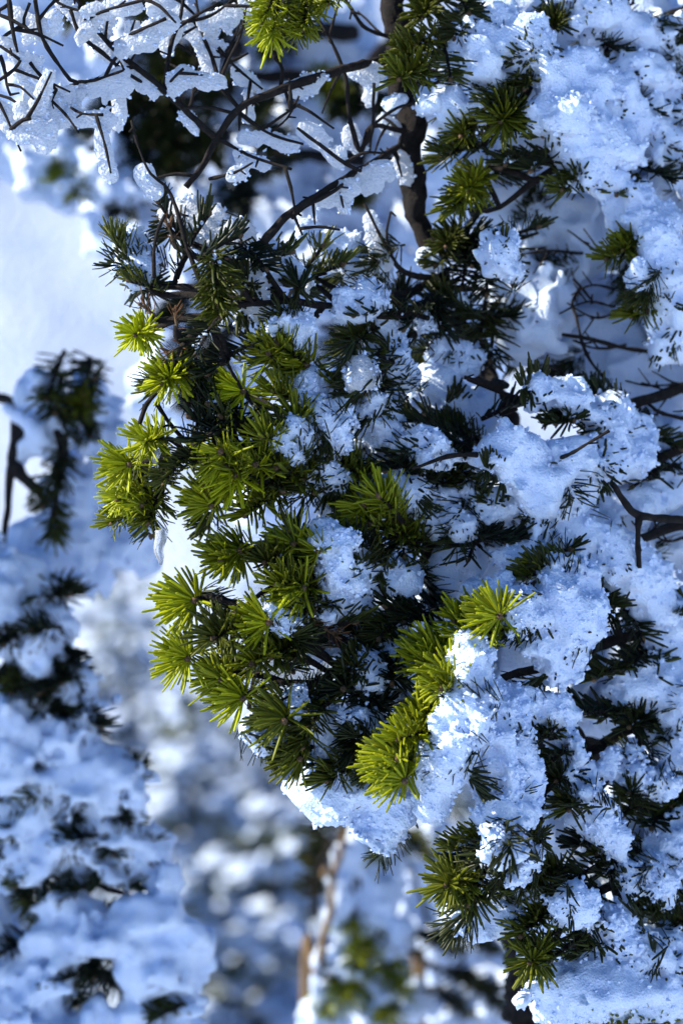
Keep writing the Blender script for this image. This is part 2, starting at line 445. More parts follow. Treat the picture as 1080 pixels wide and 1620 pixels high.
# ------------------------------------------------------------------ snow clumps
def crystals(V, Q, n, smin, smax, seed):
    """small faceted ice grains standing on a snow skin"""
    r = np.random.default_rng(seed)
    i = r.integers(0, len(Q), n); c = V[Q[i]].mean(1)
    nr = np.cross(V[Q[i, 1]] - V[Q[i, 0]], V[Q[i, 2]] - V[Q[i, 0]]); nr /= np.linalg.norm(nr, axis=1)[:, None] + 1e-12
    keep = (nr[:, 1] < 0.4); c, nr = c[keep], nr[keep]; n = len(c)
    base = np.array([(1, 0, 0), (0.3, 0.95, 0), (-0.8, 0.6, 0), (-0.8, -0.6, 0), (0.3, -0.95, 0), (0, 0, 1.0), (0, 0, -1.0)])
    T = np.array([(a, (a + 1) % 5, 5) for a in range(5)] + [((a + 1) % 5, a, 6) for a in range(5)])
    sz = (smin + (smax - smin) * r.random(n) ** 2)[:, None, None]
    X = base[None] * sz * r.uniform(0.6, 1.3, (n, 7, 1))
    q = r.normal(size=(n, 3, 3)); q, _ = np.linalg.qr(q)
    X = np.einsum('nij,nkj->nki', q, X) + (c + nr * sz[:, 0] * r.uniform(0, 0.9, (n, 1)))[:, None]
    return X.reshape(-1, 3), (T[None] + (np.arange(n) * 7)[:, None, None]).reshape(-1, 3)

_cs = [500]
def clump(name, label, blobs, group=None, grains=140, gs=(0.0006, 0.0022), m=None, cat='snow', **kw):
    V, Q = snow_mesh(blobs, **kw)
    low = V[V[:, 2] < V[:, 2].min() + 0.01].mean(0)
    o = new(name, mesh_np(name, V - low, [Q], [m or M_SNOW]), None, low)
    tag(o, label, cat, group)
    if grains:
        _cs[0] += 1
        gv, gt = crystals(V, Q, grains, gs[0], gs[1], _cs[0])
        g = new('ice_grains', mesh_np('ice_grains', gv - low, [gt], [M_GRAIN], False), o); g['kind'] = 'stuff'
    o_skin[o.name] = (V, Q); return o
o_skin = {}
def blobs_px(L, dmm=0):
    """[(px,py,r_px,depth_mm)] -> spheres"""
    out = []
    for px, py, r, d in L:
        p = P(px, py, d + dmm); out.append((*p, r * K * (p[1] - CAM_Y) / FOC))
    return out
def strand(L, step=0.5):
    """fill spheres between the given ones"""
    out = []
    for a, b in zip(L[:-1], L[1:]):
        n = max(1, int(math.hypot(b[0] - a[0], b[1] - a[1]) / (step * (a[2] + b[2]))))
        for k in range(n):
            t = k / n; out.append(tuple(x * (1 - t) + y * t for x, y in zip(a, b)))
    return out + [L[-1]]
#STRUCTURE
#OBJECTS
# ------------------------------------------------------------------ ground
def ground_z(x, y):
    base = 0.08 * math.sin(x * 0.9 + 0.4) * math.cos(y * 0.7) + 0.05 * math.sin(2.3 * x + 1.1 * y)
    slope = -0.12 * max(0.0, min(y, 6.0)) + 0.03 * max(0.0, -y)
    hill = 0.36 * max(0.0, min(y, 110.0) - 8.0) * min(1.0, 0.45 + max(0.0, y - 8.0) / 40.0)
    hill += -7.0 * math.tanh(x / 20.0) * min(1.0, max(0.0, y - 7.0) / 18.0)
    return base * min(1.0, 0.5 + abs(y) * 0.1) + slope + hill
gx = np.concatenate([np.linspace(-300, -14, 16)[:-1], np.linspace(-14, 14, 71), np.linspace(14, 300, 16)[1:]])
gy = np.concatenate([np.linspace(-60, -4, 10)[:-1], np.linspace(-4, 40, 101), np.linspace(40, 600, 24)[1:]])
GV = np.array([(x, y, ground_z(x, y)) for y in gy for x in gx])
i, j = np.meshgrid(np.arange(len(gy) - 1), np.arange(len(gx) - 1), indexing='ij'); w = len(gx)
GQ = np.stack([i * w + j, i * w + j + 1, (i + 1) * w + j + 1, (i + 1) * w + j], -1).reshape(-1, 4)
tag(new('ground', mesh_np('ground', GV, [GQ], [M_GROUND])), kind='structure')

# ------------------------------------------------------------------ the main tree
def Z0(x, y): return ground_z(x, y) - 0.03
tb = P(860, 0, 300); tb[2] = Z0(tb[0], tb[1])
T = Tree('snow-laden fir tree with sunlit yellow-green needle tips and bare dark lower branches', tb)
T.trunk([P(590, -900, 60), P(612, -300, 90), P(622, -20, 105), P(632, 100, 112), P(650, 200, 115), P(655, 290, 118), P(668, 360, 122), P(695, 440, 126), P(730, 520, 140), P(775, 600, 175), P(830, 900, 250), P(850, 1500, 290), tb],
        [0.006, 0.0075, 0.0082, 0.0085, 0.0085, 0.008, 0.0068, 0.006, 0.006, 0.008, 0.016, 0.022, 0.03])
t2 = P(1290, 0, 200); t2[2] = Z0(t2[0], t2[1])
T.trunk([P(1220, -1200, 150), P(1225, 0, 150), P(1235, 800, 160), P(1255, 1600, 180), t2], [0.008, 0.016, 0.024, 0.03, 0.04])
def sstep(a, b, x): t = min(1, max(0, (x - a) / (b - a))); return t * t * (3 - 2 * t)
def recess(px, py): return 38 * sstep(800, 960, px) + 26 * sstep(620, 760, px) * (1 - sstep(520, 700, py)) * (1 - sstep(800, 960, px)) + 10 * sstep(600, 750, px) * (1 - sstep(560, 640, py))
def B(L, r0, r1):
    r1 = min(r1, 0.9); return T.bough([P(x, y, d + recess(x, y)) for x, y, d in L], r0 * 1e-3, r1 * 1e-3)
B([(690, 440, 124), (600, 480, 70), (500, 480, 35), (400, 480, 10), (330, 500, 0), (290, 548, -5)], 3.2, 1.8)
B([(700, 455, 126), (620, 570, 60), (520, 660, 30), (440, 700, 15), (330, 705, 5), (245, 735, 0)], 3.4, 1.5)
B([(735, 530, 142), (640, 720, 70), (560, 830, 35), (480, 900, 15), (400, 950, 5), (340, 990, 0)], 3.6, 1.6)
B([(775, 600, 172), (680, 860, 80), (590, 1000, 45), (500, 1080, 20), (440, 1110, 5)], 3.6, 1.6)
B([(1230, 560, 155), (1000, 640, 90), (860, 640, 60), (740, 600, 60)], 5, 2)
B([(1230, 640, 155), (1000, 740, 80), (860, 740, 50), (740, 720, 35), (650, 740, 25)], 5, 2)
B([(1235, 800, 158), (1080, 830, 90), (960, 880, 45), (870, 950, 20), (800, 985, 0)], 5, 2)
B([(1238, 950, 162), (1080, 980, 90), (900, 1040, 45), (780, 1080, 15), (720, 1120, 0), (665, 1210, -10)], 5, 2)
B([(1242, 1100, 166), (1060, 1130, 80), (930, 1190, 45), (850, 1260, 25), (770, 1330, 15), (720, 1395, 5)], 5, 2)
B([(1250, 1300, 172), (1080, 1360, 70), (970, 1400, 40), (900, 1450, 20), (850, 1500, 5)], 5, 2)
B([(1255, 1460, 178), (1120, 1530, 70), (1010, 1570, 35), (920, 1600, 30)], 5, 2)
B([(622, -20, 105), (690, 20, 80), (720, 70, 60), (690, 130, 50), (650, 130, 40)], 3, 1.6)
B([(1225, -30, 150), (1050, 30, 100), (930, 80, 70), (850, 130, 55), (790, 190, 45)], 5, 2)
B([(1226, 120, 150), (1060, 200, 100), (960, 240, 70), (880, 260, 60), (790, 330, 60), (740, 330, 60)], 5, 2)
B([(1228, 320, 152), (1090, 380, 85), (1030, 430, 65), (990, 420, 55)], 5, 2)
B([(668, 360, 118), (700, 400, 90), (770, 400, 85), (850, 370, 95)], 3, 1.5)
B([(700, 445, 124), (750, 560, 120), (800, 610, 125)], 4, 2.5)

# shoots: tip px, offset px from tip back to base, depth run mm, kind, tint (leaf age, with sun and shade painted in)
SH = [
 (222, 482, 30, 25, 5, 'dead', .2), (275, 492, 5, 40, 5, 'dead', .0), (265, 560, 25, -10, 5, 'dead', .0), (262, 350, 15, 40, 0, 'dead', .3), (330, 770, 50, -20, 20, 'dead', .2), (500, 985, -30, 20, 5, 'dead', .1), (530, 1005, -30, -15, 5, 'dead', .2),
 # left bough, sunlit tips
 (178, 375, 42, 75, 10, 'brush', .30), (205, 445, 50, 20, 15, 'comb', .12), (215, 530, 30, -10, 30, 'rosette', .62), (258, 605, 45, -35, 20, 'brush', .42),
 (262, 600, 35, -10, 25, 'rosette', .6), (228, 700, 40, -5, 25, 'rosette', .55), (205, 735, 45, 0, 25, 'rosette', .5), (188, 790, 50, -20, 20, 'rosette', .55),
 (178, 828, 55, -30, 20, 'brush', .5), (235, 825, 20, -45, 15, 'brush', .3), (260, 765, 50, -60, 10, 'comb', .08), (330, 340, -55, 110, 5, 'sparse', .02),
 (250, 320, 30, 55, 10, 'sparse', .02), (345, 480, -5, -75, 10, 'brush', .12), (350, 500, 10, -70, 20, 'comb', .1), (310, 560, 40, -60, 20, 'sparse', .02),
 (385, 620, 30, 15, 35, 'rosette', .72), (486, 578, 18, 20, 35, 'fan', .36), (440, 545, 50, 40, 20, 'brush', .55), (432, 620, 55, 30, 25, 'brush', .50),
 (465, 660, 30, 40, 25, 'brush', .42), (415, 690, 45, 30, 25, 'brush', .62), (372, 752, 55, 5, 25, 'rosette', .56), (360, 740, 60, 25, 20, 'brush', .5), (390, 815, 50, -35, 25, 'brush', .46),
 (445, 775, -40, -25, 20, 'comb', .02), (310, 700, 50, -20, 15, 'sparse', .02), (350, 660, 40, 30, 20, 'sparse', .02),
 (352, 885, 60, -20, 25, 'brush', .48), (380, 870, 50, -10, 30, 'rosette', .4), (308, 950, 55, -10, 30, 'rosette', .46), (297, 1042, 55, -25, 30, 'rosette', .46), (425, 985, 35, 10, 40, 'rosette', .48),
 (385, 1105, 50, -20, 35, 'rosette', .46), (400, 1050, 45, -20, 30, 'brush', .4), (505, 872, 50, 10, 30, 'brush', .48), (480, 930, 50, 0, 35, 'rosette', .44), (440, 925, 55, 5, 25, 'brush', .36),
 (600, 785, 40, 45, 25, 'brush', .5), (590, 830, 60, 25, 25, 'brush', .22), (635, 850, 35, 25, 25, 'brush', .1), (620, 900, 40, 10, 25, 'comb', .05), (560, 900, 60, 5, 25, 'brush', .08), (545, 740, 45, 30, 20, 'brush', .3), (640, 880, -5, -50, 20, 'comb', .03),
 (790, 975, 40, -10, 30, 'rosette', .50), (760, 990, 60, 10, 25, 'brush', .40), (718, 1072, 35, -20, 35, 'rosette', .46), (700, 1090, 50, 10, 25, 'brush', .40), (640, 1235, 45, -30, 30, 'rosette', .46),
 (632, 1170, 55, -10, 25, 'brush', .46), (660, 1130, 50, 10, 25, 'brush', .36), (480, 1180, 30, -70, 20, 'brush', .12), (490, 1150, 50, -60, 25, 'comb', .05), (520, 1235, 60, -40, 25, 'brush', .22), (600, 1190, -30, -60, 25, 'comb', .02),
 (850, 905, 60, -15, 25, 'brush', .26), (900, 870, -40, 15, 20, 'comb', .03), (830, 915, 70, -20, 20, 'comb', .15),
 (335, 800, 55, -20, 25, 'rosette', .42), (440, 740, 45, 25, 25, 'brush', .3), (470, 720, 40, 30, 25, 'brush', .1), (500, 780, 50, -10, 25, 'comb', .05), (520, 730, 50, 10, 25, 'comb', .03), (530, 610, 20, 30, 30, 'comb', .06), (420, 890, 50, -10, 30, 'brush', .1), (340, 1010, 50, -20, 30, 'brush', .1), (430, 1040, 40, -20, 30, 'brush', .1), (560, 860, 40, 20, 25, 'brush', .05), (650, 820, 40, 0, 25, 'brush', .05), (670, 1050, 60, 0, 25, 'brush', .42), (605, 1215, 60, -20, 25, 'brush', .44), (720, 985, 60, 0, 25, 'brush', .42),
 (350, 715, 30, 20, 20, 'fan', .5), (405, 735, 20, 10, 22, 'fan', .45), (425, 560, 30, 20, 22, 'fan', .34), (465, 860, 20, 5, 22, 'fan', .42), (350, 1075, 20, -10, 25, 'fan', .38), (575, 800, 20, 15, 22, 'fan', .36), (225, 800, 20, -10, 15, 'fan', .42), (690, 1035, 20, 0, 22, 'fan', .42), (630, 1200, 20, 0, 22, 'fan', .42), (450, 1140, 20, -20, 25, 'fan', .2), (475, 1200, 20, -20, 25, 'fan', .16), (745, 1010, 20, 0, 22, 'fan', .40), (480, 760, 30, 10, 25, 'brush', .1), (330, 640, 30, 20, 20, 'sparse', .0), (300, 660, 40, 30, 15, 'sparse', .0), (290, 740, 40, -20, 15, 'comb', .0), (330, 590, 30, -20, 10, 'sparse', .0),
 # dark inner sprays
 (650, 665, 80, 20, 10, 'comb', 0), (700, 680, 60, 20, 20, 'brush', .02), (640, 720, 90, -15, 10, 'brush', 0), (710, 755, -60, -25, 20, 'brush', .06), (670, 780, 60, -20, 20, 'comb', 0), (765, 775, -60, -40, 15, 'comb', .06),
 (610, 745, 60, -10, 20, 'comb', 0), (760, 810, -50, -20, 15, 'comb', .05), (830, 850, -120, 15, 10, 'sparse', 0), (740, 885, 20, -40, 20, 'sparse', 0), (800, 860, -70, -20, 10, 'comb', 0),
 (640, 520, 40, -40, 15, 'comb', .02), (590, 495, 50, 5, 15, 'sparse', .02), (690, 520, -60, -25, 10, 'comb', 0), (560, 500, 60, 0, 20, 'comb', .03), (580, 620, 20, -60, 15, 'comb', .08), (600, 660, 10, -60, 20, 'comb', .05), (560, 545, 40, -30, 20, 'brush', .04),
 (510, 390, -30, 50, 15, 'sparse', .12), (540, 420, -40, 20, 15, 'comb', .10), (460, 400, -60, 25, 10, 'comb', .05), (420, 425, -30, -30, 15, 'comb', .02),
 (560, 1060, 30, -30, 35, 'brush', .03), (600, 1010, 40, -40, 25, 'comb', 0), (545, 1090, 50, 0, 30, 'brush', .02), (620, 1080, 10, -50, 30, 'brush', 0), (580, 1130, 20, -60, 20, 'comb', 0), (470, 1040, 20, -50, 15, 'sparse', 0), (640, 985, 50, -20, 20, 'comb', .02), (610, 960, 60, 20, 20, 'sparse', 0), (560, 985, -50, 10, 10, 'sparse', .03), (560, 1190, 20, -70, 20, 'brush', .02), (590, 1230, 30, -60, 20, 'comb', .02),
 # right middle
 (905, 665, -30, -15, 35, 'brush', .05), (860, 635, -70, 20, 15, 'sparse', 0), (880, 670, 50, -10, 25, 'comb', .02), (985, 690, -30, -40, 15, 'brush', .05), (945, 735, -10, -40, 20, 'brush', .02), (1075, 710, -60, -20, 15, 'comb', .02), (1000, 770, 40, -20, 15, 'sparse', 0),
 (980, 895, -10, -40, 25, 'comb', .03), (965, 960, -40, -20, 30, 'comb', .03), (920, 985, 50, -10, 25, 'brush', .02), (1015, 1010, -30, -50, 20, 'comb', .03), (1040, 1050, -40, -20, 20, 'comb', .02), (985, 1060, 50, -30, 25, 'comb', .02), (940, 1075, 50, -20, 30, 'comb', .01),
 # lower right
 (860, 1160, 50, -10, 30, 'brush', .05), (830, 1175, 60, -10, 20, 'comb', .05), (995, 1150, 30, -15, 35, 'brush', .04), (950, 1140, 60, -30, 25, 'comb', .02), (920, 1130, 60, 0, 25, 'comb', 0), (1050, 1170, 30, -30, 25, 'brush', .02), (880, 1235, 40, -20, 35, 'brush', .05), (860, 1215, 60, -40, 25, 'comb', .02), (795, 1243, 10, -20, 35, 'rosette', .02), (900, 1280, 30, -40, 30, 'brush', .05), (995, 1255, 30, 10, 35, 'brush', .06), (985, 1290, 30, -30, 30, 'comb', .05),
 (1062, 1275, 20, -30, 30, 'brush', .05), (1030, 1310, 20, -30, 25, 'comb', .03), (945, 1350, 40, -10, 35, 'brush', .05), (910, 1340, 60, -20, 25, 'comb', .02), (960, 1380, 30, -50, 25, 'brush', .02), (1065, 1365, 30, -10, 30, 'brush', .06), (1025, 1420, 20, -20, 35, 'brush', .05), (990, 1400, 60, -20, 25, 'comb', .04), (1030, 1440, 40, -30, 25, 'brush', .03),
 (750, 1330, 60, -20, 25, 'brush', .14), (715, 1345, 60, -5, 20, 'comb', .10), (706, 1400, 50, -20, 30, 'rosette', .18), (740, 1430, 30, -60, 20, 'brush', .10), (775, 1370, 40, -40, 25, 'comb', .08), (820, 1345, 30, -20, 30, 'brush', .12), (855, 1400, 40, -30, 35, 'brush', .12), (810, 1410, 60, -30, 25, 'brush', .08), (838, 1522, 35, -25, 40, 'rosette', .22), (825, 1480, 50, -40, 25, 'brush', .12), (965, 1508, 25, -10, 40, 'rosette', .06), (930, 1500, 60, -20, 25, 'comb', .04), (920, 1480, 40, -50, 30, 'brush', .03),
 (1042, 1532, 25, -15, 40, 'rosette', .06), (1060, 1480, 30, -40, 25, 'brush', .03), (940, 1605, 60, 5, 20, 'brush', .30), (1010, 1620, 50, -10, 20, 'brush', .25), (880, 1440, 60, -30, 30, 'brush', .03), (900, 1400, 60, -40, 25, 'comb', .02), (870, 1520, 60, -40, 20, 'comb', .03),
 # upper right
 (668, 28, 20, -35, 35, 'brush', .14), (632, 125, 40, -15, 35, 'brush', .18), (640, 90, 50, -30, 25, 'brush', .14), (712, 125, -10, -50, 20, 'comb', .05), (720, 60, 30, -40, 20, 'comb', .03), (740, 20, -30, -40, 20, 'comb', .03), (820, 98, 25, -10, 35, 'brush', .06), (830, 140, 30, -40, 25, 'comb', .04), (792, 192, 30, -20, 38, 'rosette', .16), (770, 170, 55, -30, 20, 'brush', .08),
 (888, 198, 25, -20, 35, 'brush', .05), (860, 215, 55, -20, 25, 'brush', .04), (968, 178, 20, -15, 35, 'brush', .06), (912, 282, 30, -25, 35, 'brush', .10), (890, 300, 50, -25, 25, 'brush', .08), (872, 45, 20, -20, 35, 'brush', .08), (730, 215, 40, -30, 25, 'brush', .12), (700, 250, 60, -20, 20, 'brush', .10), (740, 300, 30, -35, 30, 'rosette', .30), (720, 330, 40, -50, 20, 'brush', .12), (975, 308, 20, -35, 30, 'comb', .06), (985, 395, 40, -15, 30, 'brush', .22), (960, 410, 60, -10, 20, 'brush', .16),
 (1025, 490, 35, -45, 25, 'brush', .24), (1000, 500, 60, -40, 20, 'brush', .20), (1050, 520, 20, -60, 20, 'comb', .1), (850, 360, -50, 20, 15, 'comb', .02), (770, 390, -40, -10, 20, 'brush', .02), (705, 390, 20, -20, 30, 'brush', .02), (745, 420, -20, -40, 25, 'comb', .02), (770, 465, 0, -70, 20, 'comb', .03), (690, 420, 40, -30, 20, 'comb', .02), (800, 430, -20, -50, 20, 'comb', .02), (730, 455, 10, -50, 15, 'comb', .01), (800, 260, 50, -20, 25, 'comb', .01), (840, 270, 40, -20, 25, 'comb', .0),
 (985, 85, -50, -20, 10, 'comb', .02), (1050, 55, -60, -20, 10, 'comb', .02), (1010, 125, -50, -20, 10, 'comb', .02), (1060, 235, -50, -30, 10, 'comb', .02), (1040, 180, -50, -30, 10, 'comb', .02), (1062, 285, -50, -20, 10, 'comb', .02), (1075, 130, -60, -20, 10, 'comb', .02), (930, 20, -30, -30, 20, 'brush', .05), (760, 530, 10, -70, 15, 'comb', .03), (775, 570, 5, -60, 15, 'comb', .04), (430, 60, 10, -60, 10, 'rosette', .62), (480, 45, 10, -60, 15, 'brush', .35), (415, 35, 30, -50, 10, 'brush', .55), (520, 5, 10, -50, 10, 'brush', .3),
]
B([(612, -250, 90), (540, -90, 55), (470, -30, 35), (440, 0, 20)], 3, 1.8)
for (tx, ty, dx, dy, dd, kind, tint) in SH:
    fan = tint > .38 and tx > 560
    if kind == 'rosette' and tint > .38 and ty > 150 and (tx > 292 or random.random() < .5): kind = 'fan'; dx *= .25; dy *= .5; dd += 8
    d = T.depth((tx, ty)) - (38 if fan else 22)
    if kind == 'brush' and tx < 560 and tint > .2 and ty > 150: tint *= .62
    tip = P(tx, ty, d); base = P(tx + dx, ty + dy, d + dd)
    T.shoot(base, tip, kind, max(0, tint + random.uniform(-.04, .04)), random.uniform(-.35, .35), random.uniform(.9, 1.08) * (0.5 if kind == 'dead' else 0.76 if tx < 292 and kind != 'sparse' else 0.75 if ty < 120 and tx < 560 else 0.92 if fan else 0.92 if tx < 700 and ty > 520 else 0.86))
    if kind not in ('sparse', 'dead') and random.random() < (0.08 if tx > 720 else 0.45) and tint < .75:
        # an older side shoot behind, its tint also darkened for inner shade
        a = random.uniform(0, 6.283); L = random.uniform(35, 60)
        b2 = P(tx + dx * 1.1, ty + dy * 1.1, d + dd + 8); t2_ = P(tx + dx * .8 + math.cos(a) * L, ty + dy * .8 + math.sin(a) * L, d + dd + random.uniform(2, 25))
        T.shoot(b2, t2_, random.choice(['brush', 'brush', 'comb']), max(0, tint * 0.30 - .02), random.uniform(-.6, .6), 0.82, link=False)

# bare branches of the same tree (one mesh per branch that forks off the trunk or bough)
TW = []
def bare(paths, m=M_TWIG, twiggy=False):
    mb = MB()
    for L, r0, r1 in paths:
        n = len(L); rr = np.linspace(r0, r1, n) * K
        mb.add(*tube([P(*p) for p in L], rr * .8, 8, 0.28, 0.004, 0.0010))
        # little spurs
        C, _ = catmull([P(*p) for p in L], rr, 0.004)
        for k in range(int(len(C) / 6)):
            c = C[random.randrange(1, len(C))]; a = random.uniform(0, 6.28); l = random.uniform(0.002, 0.007)
            mb.add(*tube([c, c + l * np.array((math.cos(a), random.uniform(-.6, .4), math.sin(a)))], [0.0009, 0.0006], 5, 0.2, 0.003))
        for k in range(max(1, int(len(C) / 9))):
            if not twiggy: break
            i0 = random.randrange(2, len(C) - 1); t = C[i0] - C[i0 - 2]; t /= np.linalg.norm(t) + 1e-9; a = random.choice((-1, 1)) * random.uniform(.6, 1.2); l = random.uniform(0.014, 0.040)
            d = np.array((t[0] * math.cos(a) - t[2] * math.sin(a), random.uniform(-.35, .35), t[0] * math.sin(a) + t[2] * math.cos(a))); e = C[i0] + d * l + np.array((0, 0, random.uniform(-.004, .004)))
            mb.add(*tube([C[i0], C[i0] + d * l * .5 + np.array((0, 0, .0015)), e], [0.0012, 0.0010, 0.0006], 6, 0.25, 0.004, 0.0008)); TW.append((C[i0] + d * l * .25, e))
    return T.part('bare_branch', mb, m)
D = 45
bare([([(635, 95, 110), (590, 100, 85), (540, 110, 60), (450, 140, D), (380, 170, 35), (345, 215, 32), (322, 262, 30), (295, 297, 28)], 11, 6),
      ([(343, 217, 32), (290, 170, 32), (260, 140, 30), (215, 105, 28), (175, 70, 24), (145, 35, 20), (105, -25, 15)], 7.5, 4),
      ([(376, 168, 36), (350, 135, 42), (335, 90, 45), (320, 50, 48), (308, -10, 52)], 5.5, 3), ([(260, 138, 30), (270, 75, 36), (285, 35, 40), (292, -15, 44)], 5, 3),
      ([(345, 217, 32), (375, 235, 30), (400, 250, 24), (460, 268, 18)], 5, 2.6), ([(380, 178, 36), (425, 210, 34), (480, 228, 32)], 4.5, 2.5),
      ([(348, 128, 42), (360, 100, 30), (380, 55, 20), (390, 12, 16)], 4, 2.2), ([(345, 75, 45), (370, 105, 48), (415, 140, 52)], 4, 2.2),
      ([(285, 38, 40), (330, 25, 40), (372, -5, 40)], 4, 2.4), ([(175, 70, 24), (215, 50, 14), (262, 28, 6)], 4.5, 3),
      ([(262, 138, 30), (275, 122, 22), (290, 108, 18)], 4, 3), ([(300, 170, 40), (312, 120, 55), (322, 80, 60)], 4, 2.6), ([(450, 140, D), (458, 170, 40), (462, 178, 40)], 3.5, 2.5),
      ([(430, 208, 34), (455, 185, 30), (472, 150, 26)], 3, 2), ([(442, 142, D), (445, 110, 50), (432, 80, 52)], 4, 3)], twiggy=True)
bare([([(135, 20, 18), (95, 5, 20), (60, -30, 20)], 4, 3), ([(112, 15, 18), (130, 55, 22), (165, 85, 24), (195, 110, 26), (225, 130, 30)], 5, 3),
      ([(195, 110, 24), (125, 132, 18), (95, 105, 12), (70, 65, 10), (60, 20, 10), (50, -30, 10)], 4, 4.2), ([(125, 130, 17), (150, 128, 14), (197, 111, 10)], 3.5, 2.5), ([(260, 55, 45), (310, 88, 45)], 4, 3),
      ([(135, 32, 20), (180, 12, 10), (260, -10, 5)], 4, 3)], twiggy=True)
bare([([(10, -30, 5), (18, 20, 5), (25, 70, 5), (28, 85, 6)], 5, 2.5), ([(-30, 30, 5), (0, 18, 5), (14, 8, 5)], 4, 3), ([(-30, 140, 5), (0, 128, 5), (22, 110, 5), (32, 96, 5)], 4.5, 2.5), ([(-40, 150, 8), (0, 152, 5), (26, 162, 2), (24, 178, 2)], 4, 2), ([(0, 90, 5), (6, 105, 5), (10, 135, 5), (16, 150, 5)], 4, 2.4),
      ([(48, 100, 10), (70, 125, 8), (90, 142, 6)], 4, 3), ([(20, 206, 2), (38, 190, -2), (50, 188, -4)], 4, 2.5), ([(90, 142, 6), (82, 160, 4), (85, 172, 4)], 2.2, 1.5), ([(112, 170, 2), (130, 180, 0), (165, 182, -2)], 3, 3), ([(48, 5, 6), (40, 40, 6), (70, 62, 8)], 3, 2), ([(30, 95, 5), (-20, 60, 5)], 3, 3)], twiggy=True)
bare([([(640, 225, 116), (600, 250, 80), (540, 285, 50), (500, 310, 35), (460, 337, 22), (418, 382, 12)], 6, 8), ([(560, 272, 58), (530, 300, 40), (480, 328, 28), (462, 345, 24)], 4.5, 4),
      ([(470, 200, 30), (500, 225, 34), (545, 258, 40), (570, 270, 55)], 3.4, 4.5), ([(463, 335, 22), (470, 352, 18), (478, 372, 16)], 4, 2.5)], twiggy=True)
bare([([(650, 210, 112), (590, 200, 80), (570, 240, 70), (555, 190, 66), (545, 120, 64), (520, 60, 60), (500, 20, 60)], 6, 3), ([(570, 238, 70), (590, 205, 62), (592, 130, 56)], 4, 3.5), ([(620, 60, 100), (575, 40, 80), (545, 0, 70)], 5, 3)], twiggy=True)
bare([([(690, 440, 122), (655, 436, 95), (628, 420, 84), (602, 372, 78), (574, 322, 74)], 7, 3), ([(615, 400, 82), (612, 365, 80), (618, 335, 78)], 4, 2.5)])
bare([([(210, 190, -6), (220, 235, -6), (240, 275, -4), (262, 293, 0), (280, 330, 0), (300, 400, 4), (330, 480, 4)], 2.6, 5), ([(243, 440, 0), (245, 400, -2), (250, 370, -4), (262, 340, -4)], 4, 3), ([(330, 285, 20), (370, 275, 10), (400, 258, 6)], 3.5, 2.5)])
bare([([(330, 500, 0), (340, 540, 0), (366, 588, 4), (400, 640, 10)], 4.5, 4), ([(292, 545, -4), (320, 515, -3), (335, 480, 0), (332, 400, 4), (340, 380, 6)], 8, 5), ([(230, 640, 0), (220, 672, -2)], 6, 5), ([(245, 635, 2), (275, 680, 4), (312, 712, 6)], 4.5, 3.5), ([(230, 640, 0), (260, 605, 0), (292, 545, -4)], 4.5, 6), ([(285, 630, 4), (320, 650, 8), (345, 640, 8)], 4, 2.5)])
bare([([(880, 728, 60), (900, 720, 30), (930, 702, 18), (962, 680, 12)], 4, 3)], M_TWIG)
bare([([(1230, 800, 158), (1120, 830, 95), (1070, 822, 70), (1010, 815, 60), (985, 790, 56), (968, 765, 54)], 10, 6), ([(1012, 816, 60), (1008, 850, 58), (1010, 900, 60)], 8, 6)])
bare([([(760, 590, 172), (800, 612, 90), (760, 605, 70), (735, 598, 60)], 8, 5)])
bare([([(1229, 500, 153), (1100, 560, 160), (1000, 555, 150), (940, 538, 140), (888, 528, 135)], 6, 4), ([(918, 535, 138), (930, 570, 130), (955, 600, 128), (975, 620, 128)], 4, 3), ([(918, 455, 150), (905, 480, 150), (912, 500, 150), (918, 535, 140)], 4, 3), ([(905, 440, 150), (935, 475, 150)], 3.5, 3)])
bare([([(1230, 690, 156), (1120, 670, 130), (1050, 655, 120), (1025, 640, 118)], 6, 4)])

rt = random.Random(3)
for x0, x1, y0, y1, dp, n in ((850, 1080, 440, 620, 150, 7), (700, 900, 250, 420, 150, 6), (960, 1080, 640, 860, 120, 5), (780, 900, 430, 600, 140, 4), (560, 740, 480, 640, 150, 5), (680, 860, 820, 900, 130, 4)):
    for k in range(n):
        x, y = rt.uniform(x0, x1), rt.uniform(y0, y1); a = rt.uniform(-.9, .6); l = rt.uniform(40, 110)
        bare([([(x + l, y - l * .3 * a, dp + 30), (x + l * .5, y - l * .5 * a, dp), (x, y, dp - 8)], 3.6, 1.8), ([(x + l * .5, y - l * .5 * a, dp), (x + l * .25, y - l * .5 * a + rt.choice((-1, 1)) * l * .35, dp - 4)], 2.2, 1.4)])

